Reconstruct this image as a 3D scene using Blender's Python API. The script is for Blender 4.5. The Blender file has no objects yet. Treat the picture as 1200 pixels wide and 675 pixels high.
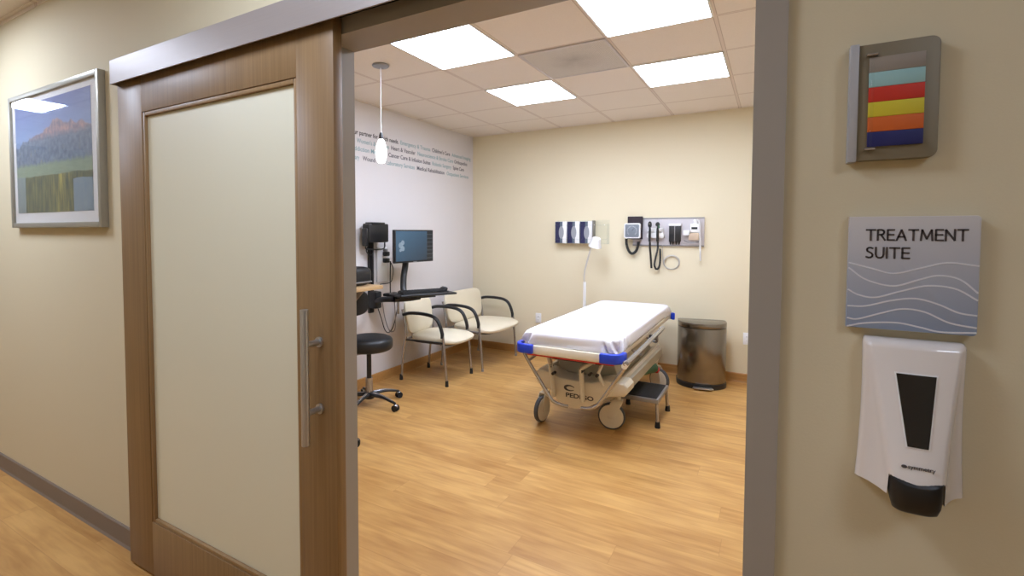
import bpy, bmesh, math, random
from mathutils import Vector, Matrix

random.seed(7)
PI = math.pi
SC = bpy.context.scene
COL = SC.collection

# ------------------------------------------------------------------ camera, world, exposure
EYE = 1.46
cam_d = bpy.data.cameras.new('camera')
cam = bpy.data.objects.new('camera', cam_d)
COL.objects.link(cam)
cam_d.sensor_width = 36.0
cam_d.lens = 586.2 / 1200 * 36.0
cam_d.shift_x = (600 - 566) / 1200
cam_d.shift_y = -(337.5 - 296) / 1200
cam_d.clip_start = 0.02
cam.matrix_world = Matrix(((0.8645915, -0.0219547, 0.5019955, 0.0),
                           (0.5024735, 0.0349953, -0.8638841, 0.0),
                           (0.0013988, 0.9991463, 0.0412883, EYE),
                           (0, 0, 0, 1)))
SC.camera = cam

world = bpy.data.worlds.new('world')
SC.world = world
world.use_nodes = True
world.node_tree.nodes['Background'].inputs[0].default_value = (0.8, 0.85, 1.0, 1)
world.node_tree.nodes['Background'].inputs[1].default_value = 0.05

SC.view_settings.view_transform = 'Standard'
SC.view_settings.look = 'None'
SC.view_settings.gamma = 1.0
SC.view_settings.use_curve_mapping = False
SC.view_settings.exposure = 0.0

ROOM_LIGHT = 31.0          # emission of the four panels in the room
HALL_LIGHT_LEFT = 36.0     # emission of the corridor panels
DOOR_FILL_LIGHT = 22.0  # emission of the unseen panel added to brighten the door
HALL_LIGHT_RIGHT = 15.0
LAMP_WARM = (0.70, 0.80, 1.0)       # white-balanced: the room reads neutral after its warm bounce light

# room constants (metres, camera stands at x = 0, y = 0)
YW, YI, YB = 1.13, 1.238, 5.44        # corridor face, room face of the front wall, back wall
XL, XR = -3.31, 0.86
ZC = 2.656
YR = -1.35                            # far side of the corridor
XA, XB = -9.0, 4.2

# ------------------------------------------------------------------ materials
def lin(c):
    return tuple(((v / 255) / 12.92 if v / 255 <= 0.04045 else (((v / 255) + 0.055) / 1.055) ** 2.4) for v in c)

def base_mat(name):
    m = bpy.data.materials.new(name)
    m.use_nodes = True
    nt = m.node_tree
    return m, nt, nt.nodes['Principled BSDF']

def N(nt, t, **kw):
    n = nt.nodes.new(t)
    for k, v in kw.items():
        setattr(n, k, v)
    return n

def mth(nt, op, a, b=None, c=None, clamp=False):
    n = nt.nodes.new('ShaderNodeMath')
    n.operation = op
    n.use_clamp = clamp
    for i, v in enumerate((a, b, c)):
        if v is None:
            continue
        if isinstance(v, (int, float)):
            n.inputs[i].default_value = v
        else:
            nt.links.new(v, n.inputs[i])
    return n.outputs[0]

def mixc(nt, fac, a, b):
    n = nt.nodes.new('ShaderNodeMix')
    n.data_type = 'RGBA'
    for i, v in ((0, fac), (6, a), (7, b)):
        if isinstance(v, tuple):
            n.inputs[i].default_value = v if len(v) == 4 else v + (1,)
        elif isinstance(v, (int, float)):
            n.inputs[i].default_value = v
        else:
            nt.links.new(v, n.inputs[i])
    return n.outputs[2]

def plain(name, rgb, rough=0.5, metal=0.0, var=0.04, scale=6.0, bump=0.0, bscale=80.0, coat=0.0, spec=0.5, stretch=None):
    m, nt, b = base_mat(name)
    c = lin(rgb)
    tc = N(nt, 'ShaderNodeTexCoord')
    src = tc.outputs['Object']
    if stretch:
        mp = N(nt, 'ShaderNodeMapping')
        mp.inputs['Scale'].default_value = stretch
        nt.links.new(src, mp.inputs[0])
        src = mp.outputs[0]
    no = N(nt, 'ShaderNodeTexNoise')
    no.inputs['Scale'].default_value = scale
    no.inputs['Detail'].default_value = 3
    nt.links.new(src, no.inputs['Vector'])
    lo = tuple(max(0, v * (1 - var)) for v in c)
    hi = tuple(min(1, v * (1 + var)) for v in c)
    nt.links.new(mixc(nt, no.outputs[0], lo, hi), b.inputs['Base Color'])
    b.inputs['Roughness'].default_value = rough
    b.inputs['Metallic'].default_value = metal
    b.inputs['Specular IOR Level'].default_value = spec
    if coat:
        b.inputs['Coat Weight'].default_value = coat
        b.inputs['Coat Roughness'].default_value = 0.03
    if bump:
        n2 = N(nt, 'ShaderNodeTexNoise')
        n2.inputs['Scale'].default_value = bscale
        nt.links.new(src, n2.inputs['Vector'])
        bp = N(nt, 'ShaderNodeBump')
        bp.inputs['Strength'].default_value = bump
        bp.inputs['Distance'].default_value = 0.003
        nt.links.new(n2.outputs[0], bp.inputs['Height'])
        nt.links.new(bp.outputs[0], b.inputs['Normal'])
    return m

def emitter(name, rgb, strength):
    m, nt, b = base_mat(name)
    tc = N(nt, 'ShaderNodeTexCoord')
    no = N(nt, 'ShaderNodeTexNoise')
    no.inputs['Scale'].default_value = 60
    nt.links.new(tc.outputs['Object'], no.inputs['Vector'])
    a = tuple(v * 0.98 for v in rgb)
    nt.links.new(mixc(nt, no.outputs[0], a, rgb), b.inputs['Emission Color'])
    b.inputs['Emission Strength'].default_value = strength
    b.inputs['Base Color'].default_value = (0.8, 0.8, 0.8, 1)
    return m

def clear_mat(name, tint=(0.97, 0.98, 0.98), gloss=0.5):
    """thin clear sheet: mostly see-through with a fresnel gloss"""
    m = bpy.data.materials.new(name)
    m.use_nodes = True
    nt = m.node_tree
    nt.nodes.clear()
    out = N(nt, 'ShaderNodeOutputMaterial')
    tr = N(nt, 'ShaderNodeBsdfTransparent')
    tr.inputs[0].default_value = tint + (1,)
    gl = N(nt, 'ShaderNodeBsdfGlossy')
    gl.inputs['Roughness'].default_value = 0.03
    fr = N(nt, 'ShaderNodeFresnel')
    fr.inputs[0].default_value = 1.45
    mx = N(nt, 'ShaderNodeMixShader')
    ge = N(nt, 'ShaderNodeNewGeometry')
    front = mth(nt, 'SUBTRACT', 1.0, ge.outputs['Backfacing'])
    nt.links.new(mth(nt, 'MULTIPLY', mth(nt, 'MULTIPLY', fr.outputs[0], gloss), front, clamp=True), mx.inputs[0])
    nt.links.new(tr.outputs[0], mx.inputs[1])
    nt.links.new(gl.outputs[0], mx.inputs[2])
    nt.links.new(mx.outputs[0], out.inputs[0])
    return m

def wood_mat(name, dark, light, axis='Z', rough=0.45, freq=26.0):
    m, nt, b = base_mat(name)
    tc = N(nt, 'ShaderNodeTexCoord')
    mp = N(nt, 'ShaderNodeMapping')
    s = {'X': (1.2, freq * 3, freq * 3), 'Y': (freq * 3, 1.2, freq * 3), 'Z': (freq * 3, freq * 3, 1.2)}[axis]
    mp.inputs['Scale'].default_value = s
    nt.links.new(tc.outputs['Object'], mp.inputs[0])
    n1 = N(nt, 'ShaderNodeTexNoise')
    n1.inputs['Scale'].default_value = 1.0
    n1.inputs['Detail'].default_value = 6
    n1.inputs['Roughness'].default_value = 0.6
    nt.links.new(mp.outputs[0], n1.inputs['Vector'])
    n2 = N(nt, 'ShaderNodeTexNoise')
    n2.inputs['Scale'].default_value = 2.0
    nt.links.new(tc.outputs['Object'], n2.inputs['Vector'])
    f = mth(nt, 'ADD', mth(nt, 'MULTIPLY', n1.outputs[0], 0.8), mth(nt, 'MULTIPLY', n2.outputs[0], 0.2))
    f = mth(nt, 'MULTIPLY_ADD', f, 2.2, -0.6, clamp=True)
    nt.links.new(mixc(nt, f, lin(dark), lin(light)), b.inputs['Base Color'])
    b.inputs['Roughness'].default_value = rough
    bp = N(nt, 'ShaderNodeBump')
    bp.inputs['Strength'].default_value = 0.05
    bp.inputs['Distance'].default_value = 0.002
    nt.links.new(n1.outputs[0], bp.inputs['Height'])
    nt.links.new(bp.outputs[0], b.inputs['Normal'])
    return m

def floor_material():
    m, nt, b = base_mat('vinyl_plank')
    tc = N(nt, 'ShaderNodeTexCoord')
    sp = N(nt, 'ShaderNodeSeparateXYZ')
    nt.links.new(tc.outputs['Object'], sp.inputs[0])
    X, Y = sp.outputs[0], sp.outputs[1]
    PW, PL = 0.152, 1.22
    yr = mth(nt, 'DIVIDE', Y, PW)
    row = mth(nt, 'FLOOR', yr)
    wn = N(nt, 'ShaderNodeTexWhiteNoise', noise_dimensions='1D')
    nt.links.new(row, wn.inputs['W'])
    xr = mth(nt, 'ADD', mth(nt, 'DIVIDE', X, PL), mth(nt, 'MULTIPLY', wn.outputs[0], 7.3))
    colm = mth(nt, 'FLOOR', xr)
    cb = N(nt, 'ShaderNodeCombineXYZ')
    nt.links.new(row, cb.inputs[0])
    nt.links.new(colm, cb.inputs[1])
    w2 = N(nt, 'ShaderNodeTexWhiteNoise', noise_dimensions='2D')
    nt.links.new(cb.outputs[0], w2.inputs['Vector'])
    # grain, shifted per plank
    c3 = N(nt, 'ShaderNodeCombineXYZ')
    nt.links.new(mth(nt, 'ADD', mth(nt, 'MULTIPLY', X, 3.2), mth(nt, 'MULTIPLY', w2.outputs[0], 40)), c3.inputs[0])
    nt.links.new(mth(nt, 'MULTIPLY', Y, 30), c3.inputs[1])
    g = N(nt, 'ShaderNodeTexNoise')
    g.inputs['Scale'].default_value = 1.0
    g.inputs['Detail'].default_value = 5
    g.inputs['Distortion'].default_value = 0.6
    nt.links.new(c3.outputs[0], g.inputs['Vector'])
    c4 = N(nt, 'ShaderNodeCombineXYZ')
    nt.links.new(mth(nt, 'ADD', mth(nt, 'MULTIPLY', X, 3.0), mth(nt, 'MULTIPLY', w2.outputs[0], 17)), c4.inputs[0])
    nt.links.new(mth(nt, 'MULTIPLY', Y, 7), c4.inputs[1])
    g2 = N(nt, 'ShaderNodeTexNoise')
    g2.inputs['Scale'].default_value = 1.0
    g2.inputs['Detail'].default_value = 2
    nt.links.new(c4.outputs[0], g2.inputs['Vector'])
    f = mth(nt, 'ADD', mth(nt, 'MULTIPLY', w2.outputs[0], 0.20),
            mth(nt, 'ADD', mth(nt, 'MULTIPLY', g.outputs[0], 0.75), mth(nt, 'MULTIPLY', g2.outputs[0], 0.62)))
    f = mth(nt, 'MULTIPLY_ADD', f, 1.9, -0.97, clamp=True)
    colr = mixc(nt, f, lin((166, 116, 58)), lin((208, 161, 96)))
    fy = mth(nt, 'FRACT', yr)
    ey = mth(nt, 'MINIMUM', fy, mth(nt, 'SUBTRACT', 1.0, fy))
    fx = mth(nt, 'FRACT', xr)
    ex = mth(nt, 'MULTIPLY', mth(nt, 'MINIMUM', fx, mth(nt, 'SUBTRACT', 1.0, fx)), PL / PW)
    e = mth(nt, 'LESS_THAN', mth(nt, 'MINIMUM', ey, ex), 0.010)
    colr = mixc(nt, mth(nt, 'MULTIPLY', e, 0.35), colr, lin((150, 100, 52)))
    nt.links.new(colr, b.inputs['Base Color'])
    b.inputs['Roughness'].default_value = 0.36
    b.inputs['Specular IOR Level'].default_value = 0.45
    bp = N(nt, 'ShaderNodeBump')
    bp.inputs['Strength'].default_value = 0.08
    bp.inputs['Distance'].default_value = 0.001
    nt.links.new(mth(nt, 'SUBTRACT', g.outputs[0], e), bp.inputs['Height'])
    nt.links.new(bp.outputs[0], b.inputs['Normal'])
    return m

GX, GY, GS = -2.7465, 2.4711, 0.6096
def ceiling_material():
    m, nt, b = base_mat('ceiling_tile')
    tc = N(nt, 'ShaderNodeTexCoord')
    sp = N(nt, 'ShaderNodeSeparateXYZ')
    nt.links.new(tc.outputs['Object'], sp.inputs[0])
    def edge(v, o):
        f = mth(nt, 'FRACT', mth(nt, 'DIVIDE', mth(nt, 'SUBTRACT', v, o - GS * 40), GS))
        return mth(nt, 'MULTIPLY', mth(nt, 'MINIMUM', f, mth(nt, 'SUBTRACT', 1.0, f)), GS)
    e = mth(nt, 'MINIMUM', edge(sp.outputs[0], GX), edge(sp.outputs[1], GY))
    bar = mth(nt, 'LESS_THAN', e, 0.009)
    gap = mth(nt, 'MULTIPLY', mth(nt, 'LESS_THAN', e, 0.0125), mth(nt, 'SUBTRACT', 1.0, bar))
    no = N(nt, 'ShaderNodeTexNoise')
    no.inputs['Scale'].default_value = 170
    no.inputs['Detail'].default_value = 4
    nt.links.new(tc.outputs['Object'], no.inputs['Vector'])
    c = mixc(nt, no.outputs[0], lin((226, 215, 204)), lin((238, 228, 217)))
    c = mixc(nt, mth(nt, 'MULTIPLY', bar, 0.75), c, lin((218, 203, 192)))
    c = mixc(nt, gap, c, lin((186, 168, 154)))
    nt.links.new(c, b.inputs['Base Color'])
    b.inputs['Roughness'].default_value = 0.9
    bp = N(nt, 'ShaderNodeBump')
    bp.inputs['Strength'].default_value = 0.4
    bp.inputs['Distance'].default_value = 0.003
    nt.links.new(mth(nt, 'ADD', mth(nt, 'MULTIPLY', no.outputs[0], 0.4), bar), bp.inputs['Height'])
    nt.links.new(bp.outputs[0], b.inputs['Normal'])
    return m

def print_material():
    """landscape print; local x -0.44..0.44, z -0.29..0.29"""
    m, nt, b = base_mat('landscape_print')
    tc = N(nt, 'ShaderNodeTexCoord')
    sp = N(nt, 'ShaderNodeSeparateXYZ')
    nt.links.new(tc.outputs['Object'], sp.inputs[0])
    X, Z = sp.outputs[0], sp.outputs[2]
    def noise(sx, sz, det=4, off=0.0, dist=0.0):
        c = N(nt, 'ShaderNodeCombineXYZ')
        nt.links.new(mth(nt, 'MULTIPLY_ADD', X, sx, off), c.inputs[0])
        nt.links.new(mth(nt, 'MULTIPLY', Z, sz), c.inputs[2])
        n = N(nt, 'ShaderNodeTexNoise')
        n.inputs['Scale'].default_value = 1
        n.inputs['Detail'].default_value = det
        n.inputs['Distortion'].default_value = dist
        nt.links.new(c.outputs[0], n.inputs['Vector'])
        return n.outputs[0]
    def above(z0, amp, n, soft=0.01):
        # 1 where Z > z0 + amp*(n-.5)
        lim = mth(nt, 'MULTIPLY_ADD', n, amp, z0 - amp * 0.5)
        return mth(nt, 'DIVIDE', mth(nt, 'SUBTRACT', Z, lim), soft, clamp=True)
    sky = mixc(nt, mth(nt, 'MULTIPLY_ADD', Z, 4.0, -0.3, clamp=True), lin((150, 176, 216)), lin((60, 76, 158)))
    wisps = mth(nt, 'MULTIPLY', mth(nt, 'MULTIPLY_ADD', noise(3, 22, 5, 3), 3, -1.5, clamp=True), 0.35)
    sky = mixc(nt, wisps, sky, lin((170, 190, 225)))
    rock = mixc(nt, mth(nt, 'MULTIPLY_ADD', noise(34, 30, 6), 3.4, -1.25, clamp=True), lin((120, 108, 128)), lin((206, 160, 146)))
    forest = mixc(nt, mth(nt, 'MULTIPLY_ADD', noise(34, 34, 5, 5), 3.2, -1.15, clamp=True), lin((84, 102, 128)), lin((134, 150, 166)))
    gold = mth(nt, 'MULTIPLY_ADD', noise(30, 16, 3, 9), 6, -3.7, clamp=True)
    forest = mixc(nt, mth(nt, 'MULTIPLY', gold, 0.6), forest, lin((176, 164, 112)))
    meadow = mixc(nt, noise(10, 60, 3, 2), lin((124, 146, 116)), lin((170, 182, 146)))
    water = mixc(nt, mth(nt, 'MULTIPLY_ADD', noise(44, 9, 5, 8), 3.2, -1.2, clamp=True), lin((52, 70, 34)), lin((134, 132, 60)))
    gw = mth(nt, 'MULTIPLY', mth(nt, 'SUBTRACT', 1.0, mth(nt, 'MULTIPLY', mth(nt, 'ABSOLUTE', mth(nt, 'SUBTRACT', X, 0.1)), 7.0), clamp=True),
             mth(nt, 'MULTIPLY_ADD', noise(45, 5, 3, 1), 4, -1.8, clamp=True))
    water = mixc(nt, gw, water, lin((206, 186, 70)))
    inwater = mth(nt, 'MULTIPLY', mth(nt, 'GREATER_THAN', X, 0.24), mth(nt, 'GREATER_THAN', mth(nt, 'MULTIPLY_ADD', noise(6, 6, 2), 0.03, -0.145), Z))
    water = mixc(nt, mth(nt, 'MULTIPLY', inwater, 0.7), water, lin((150, 174, 196)))
    bankl = mth(nt, 'LESS_THAN', X, -0.33)
    water = mixc(nt, mth(nt, 'MULTIPLY', bankl, 0.75), water, lin((150, 166, 168)))
    ridge = mth(nt, 'SUBTRACT', noise(7, 0, 5, 1.2), mth(nt, 'MULTIPLY', mth(nt, 'ABSOLUTE', mth(nt, 'SUBTRACT', X, 0.12)), 1.1))
    c = mixc(nt, above(-0.10, 0.03, noise(6, 0), 0.006), water, meadow)
    c = mixc(nt, above(-0.045, 0.05, noise(30, 0), 0.02), c, forest)
    c = mixc(nt, above(0.085, 0.07, noise(16, 0, 4, 2.0), 0.03), c, rock)
    c = mixc(nt, above(0.165, 0.16, ridge, 0.008), c, sky)
    c = mixc(nt, 0.16, c, lin((206, 210, 222)))  # pale veil over the whole print, hazy glass reflections put into its colour
    nt.links.new(c, b.inputs['Base Color'])
    b.inputs['Roughness'].default_value = 0.5
    return m

def gradient_z_material(name, top, bottom, z0, z1):
    m, nt, b = base_mat(name)
    tc = N(nt, 'ShaderNodeTexCoord')
    sp = N(nt, 'ShaderNodeSeparateXYZ')
    nt.links.new(tc.outputs['Object'], sp.inputs[0])
    f = mth(nt, 'DIVIDE', mth(nt, 'SUBTRACT', sp.outputs[2], z0), z1 - z0, clamp=True)
    nt.links.new(mixc(nt, f, lin(bottom), lin(top)), b.inputs['Base Color'])
    b.inputs['Roughness'].default_value = 0.55
    return m

def vent_material():
    m, nt, b = base_mat('perforated_grille')
    tc = N(nt, 'ShaderNodeTexCoord')
    sp = N(nt, 'ShaderNodeSeparateXYZ')
    nt.links.new(tc.outputs['Object'], sp.inputs[0])
    def cell(v):
        return mth(nt, 'SUBTRACT', mth(nt, 'FRACT', mth(nt, 'MULTIPLY', v, 110.0)), 0.5)
    cx, cy = cell(sp.outputs[0]), cell(sp.outputs[1])
    r = mth(nt, 'ADD', mth(nt, 'MULTIPLY', cx, cx), mth(nt, 'MULTIPLY', cy, cy))
    hole = mth(nt, 'LESS_THAN', r, 0.07)
    ns = N(nt, 'ShaderNodeTexNoise')
    ns.inputs['Scale'].default_value = 7
    nt.links.new(tc.outputs['Object'], ns.inputs['Vector'])
    rr = mth(nt, 'SQRT', mth(nt, 'ADD', mth(nt, 'MULTIPLY', sp.outputs[0], sp.outputs[0]), mth(nt, 'MULTIPLY', sp.outputs[1], sp.outputs[1])))
    dirt = mth(nt, 'MULTIPLY', mth(nt, 'MULTIPLY_ADD', rr, -6.0, 1.25, clamp=True), mth(nt, 'MULTIPLY_ADD', ns.outputs[0], 2.0, -0.4, clamp=True))
    c = mixc(nt, mth(nt, 'MULTIPLY', dirt, 0.5), lin((214, 207, 200)), lin((140, 130, 126)))
    c = mixc(nt, mth(nt, 'MULTIPLY', hole, 0.6), c, lin((40, 38, 38)))
    nt.links.new(c, b.inputs['Base Color'])
    b.inputs['Roughness'].default_value = 0.6
    return m

def screen_material():
    m, nt, b = base_mat('monitor_screen')
    tc = N(nt, 'ShaderNodeTexCoord')
    sp = N(nt, 'ShaderNodeSeparateXYZ')
    nt.links.new(tc.outputs['Object'], sp.inputs[0])
    Y, Z = sp.outputs[1], sp.outputs[2]
    g = mth(nt, 'MULTIPLY_ADD', mth(nt, 'ADD', Z, mth(nt, 'MULTIPLY', Y, -0.6)), 2.2, 0.5, clamp=True)
    c = mixc(nt, g, lin((30, 62, 88)), lin((88, 132, 168)))
    # dark side bar with rows of icons
    side = mth(nt, 'GREATER_THAN', Y, 0.17)
    row = mth(nt, 'GREATER_THAN', mth(nt, 'FRACT', mth(nt, 'MULTIPLY', Z, 26.0)), 0.8)
    c = mixc(nt, side, c, mixc(nt, mth(nt, 'MULTIPLY', row, 0.4), lin((18, 30, 42)), lin((110, 120, 130))))
    # pale round blobs at the left
    for (cy, cz, r) in ((-0.19, 0.01, 0.028), (-0.165, 0.035, 0.022), (-0.165, -0.02, 0.024), (-0.195, -0.035, 0.015)):
        dy = mth(nt, 'SUBTRACT', Y, cy)
        dz = mth(nt, 'SUBTRACT', Z, cz)
        d = mth(nt, 'SQRT', mth(nt, 'ADD', mth(nt, 'MULTIPLY', dy, dy), mth(nt, 'MULTIPLY', dz, dz)))
        c = mixc(nt, mth(nt, 'MULTIPLY', mth(nt, 'LESS_THAN', d, r), 0.8), c, lin((190, 214, 236)))
    b.inputs['Base Color'].default_value = (0.01, 0.01, 0.01, 1)
    nt.links.new(c, b.inputs['Emission Color'])
    b.inputs['Emission Strength'].default_value = 0.55
    b.inputs['Roughness'].default_value = 0.25
    return m

M = {}
M['floor'] = floor_material()
M['ceiling'] = ceiling_material()
M['wall_cream'] = plain('wall_paint_cream', (226, 213, 182), 0.75, var=0.012, scale=1.5, bump=0.08, bscale=240)
M['wall_hall'] = plain('wall_paint_hall', (211, 199, 168), 0.75, var=0.012, scale=1.5, bump=0.08, bscale=240)
M['wall_lilac'] = plain('wall_paint_lilac', (216, 210, 208), 0.75, var=0.012, scale=1.5, bump=0.08, bscale=240)
M['base_wood'] = wood_mat('baseboard_wood', (160, 112, 58), (196, 148, 86), 'X', 0.4)
M['base_grey'] = plain('cove_base_grey', (126, 112, 100), 0.55, var=0.04)
M['frame_paint'] = plain('frame_paint_taupe', (158, 150, 139), 0.45, var=0.02)
M['alu'] = plain('brushed_aluminium', (156, 146, 140), 0.42, 0.3, var=0.05, scale=1, stretch=(3, 300, 300))
M['dark_track'] = plain('dark_track', (30, 27, 26), 0.6)
M['door_wood'] = wood_mat('door_veneer_vertical', (120, 92, 58), (150, 119, 80), 'Z')
M['door_wood_h'] = wood_mat('door_veneer_rail', (120, 92, 58), (150, 119, 80), 'Z')
M['bead'] = wood_mat('door_bead_wood', (132, 102, 64), (158, 126, 86), 'Z')
M['steel'] = plain('brushed_steel', (190, 188, 186), 0.32, 0.8, var=0.06, scale=1, stretch=(200, 200, 6))
M['steel_can'] = plain('brushed_steel_can', (140, 136, 134), 0.23, 1.0, var=0.06, scale=1, stretch=(6, 6, 260))
M['chrome'] = plain('chrome_tube', (176, 174, 176), 0.26, 0.85, var=0.02)
M['grey_metal'] = plain('grey_metal', (150, 148, 148), 0.4, 0.6, var=0.04)
_m = M['steel_can']
_b = _m.node_tree.nodes['Principled BSDF']
_b.inputs['Anisotropic'].default_value = 0.6
_t = _m.node_tree.nodes.new('ShaderNodeTangent')
_t.direction_type = 'RADIAL'
_t.axis = 'Z'
_m.node_tree.links.new(_t.outputs[0], _b.inputs['Tangent'])
M['strip_alu'] = plain('edge_strip_aluminium', (176, 176, 178), 0.5, 0.1, var=0.03)
M['black'] = plain('black_plastic', (26, 25, 26), 0.42, var=0.08)
M['black_soft'] = plain('black_vinyl', (24, 25, 27), 0.45, var=0.1, bump=0.1, bscale=120)
M['rubber'] = plain('black_rubber', (22, 20, 20), 0.75, var=0.1)
M['wheel_grey'] = plain('grey_tyre', (74, 74, 76), 0.6, var=0.06)
M['cream_vinyl'] = plain('cream_upholstery', (228, 216, 190), 0.5, var=0.03, bump=0.08, bscale=200)
M['beige_plastic'] = plain('beige_plastic', (214, 203, 182), 0.4, var=0.025)
M['beige_light'] = plain('beige_rail', (228, 218, 198), 0.4, var=0.025)
M['beige_dark'] = plain('beige_shell_darker', (170, 160, 140), 0.45, var=0.03)
M['blue'] = plain('blue_bumper', (26, 62, 196), 0.35, var=0.05)
M['white_plastic'] = plain('white_plastic', (236, 234, 232), 0.3, var=0.015)
M['white_gloss'] = plain('white_gloss_plastic', (230, 222, 216), 0.18, var=0.01, coat=0.6)
M['sheet'] = plain('white_cotton', (228, 225, 230), 0.85, var=0.015, bump=0.1, bscale=160)
M['mattress'] = plain('grey_mattress', (128, 126, 132), 0.6)
M['red'] = plain('red_plastic', (186, 34, 30), 0.4)
M['green'] = plain('green_metal', (44, 96, 70), 0.35)
M['desk_wood'] = wood_mat('desk_laminate', (178, 142, 98), (206, 172, 126), 'Y', 0.4)
M['panel_grey'] = plain('mounting_board', (200, 193, 194), 0.45, 0.0, var=0.02)
M['silver_frame'] = plain('silver_picture_frame', (164, 160, 146), 0.4, 0.4, var=0.05, scale=2, stretch=(60, 60, 60))
M['mat_board'] = plain('mat_board', (246, 241, 240), 0.8, var=0.01)
M['taupe_sign'] = plain('taupe_sign', (126, 116, 94), 0.5, 0.15, var=0.04)
M['sign_clear'] = clear_mat('clear_acrylic', gloss=0.8)
M['pane'] = clear_mat('picture_glass', gloss=1.6)
M['ink'] = plain('dark_ink', (70, 62, 60), 0.6)
M['teal_ink'] = plain('teal_ink', (138, 166, 168), 0.6)
M['grey_ink'] = plain('grey_ink', (96, 92, 98), 0.6)
M['wave'] = plain('pale_wave', (216, 216, 220), 0.4, var=0.01)
M['frost'] = plain('frosted_glass', (224, 220, 196), 0.42, var=0.01, scale=1, coat=0.25)
M['navy_print'] = plain('navy_carton', (34, 36, 74), 0.5)
M['teal_print'] = plain('slate_carton', (96, 106, 116), 0.5)
M['ellipse_grey'] = plain('grey_opening', (150, 152, 156), 0.6)
M['dial'] = plain('gauge_face', (122, 128, 136), 0.35, var=0.06, scale=30)
M['maroon'] = plain('dark_cuff', (40, 26, 32), 0.7)
M['tan_print'] = plain('tan_carton', (200, 176, 150), 0.6)
M['cord_grey'] = plain('translucent_tubing', (196, 188, 178), 0.35)
M['screen'] = screen_material()
M['vent'] = vent_material()
M['print'] = print_material()
M['sign_face'] = gradient_z_material('sign_face', (200, 194, 190), (140, 154, 178), 1.289, 1.488)
M['panel_on'] = emitter('light_diffuser_room', LAMP_WARM, ROOM_LIGHT)
M['panel_hall'] = emitter('light_diffuser_hall', LAMP_WARM, HALL_LIGHT_LEFT)
M['panel_hall_right'] = emitter('light_diffuser_hall_right', LAMP_WARM, HALL_LIGHT_RIGHT)
M['panel_door_fill'] = emitter('light_diffuser_door_fill', LAMP_WARM, DOOR_FILL_LIGHT)
M['pendant_glass'] = emitter('pendant_glass', (1.0, 0.98, 0.98), 3.0)

# ------------------------------------------------------------------ mesh helpers
def tag(o, label=None, cat=None, group=None, kind=None):
    if label: o['label'] = label
    if cat: o['category'] = cat
    if group: o['group'] = group
    if kind: o['kind'] = kind
    return o

def empty(name, loc=(0, 0, 0), rz=0.0):
    o = bpy.data.objects.new(name, None)
    o.empty_display_size = 0.1
    COL.objects.link(o)
    o.location = loc
    o.rotation_euler = (0, 0, rz)
    return o

def catmull(pts, n=8):
    P = [Vector(p) for p in pts]
    if len(P) < 3:
        return P
    P = [P[0] * 2 - P[1]] + P + [P[-1] * 2 - P[-2]]
    out = []
    for i in range(1, len(P) - 2):
        for k in range(n):
            t = k / n
            a, b, c, d = P[i - 1:i + 3]
            out.append(0.5 * ((2 * b) + (c - a) * t + (2 * a - 5 * b + 4 * c - d) * t * t + (3 * b - a - 3 * c + d) * t ** 3))
    out.append(P[-2])
    return out

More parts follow.
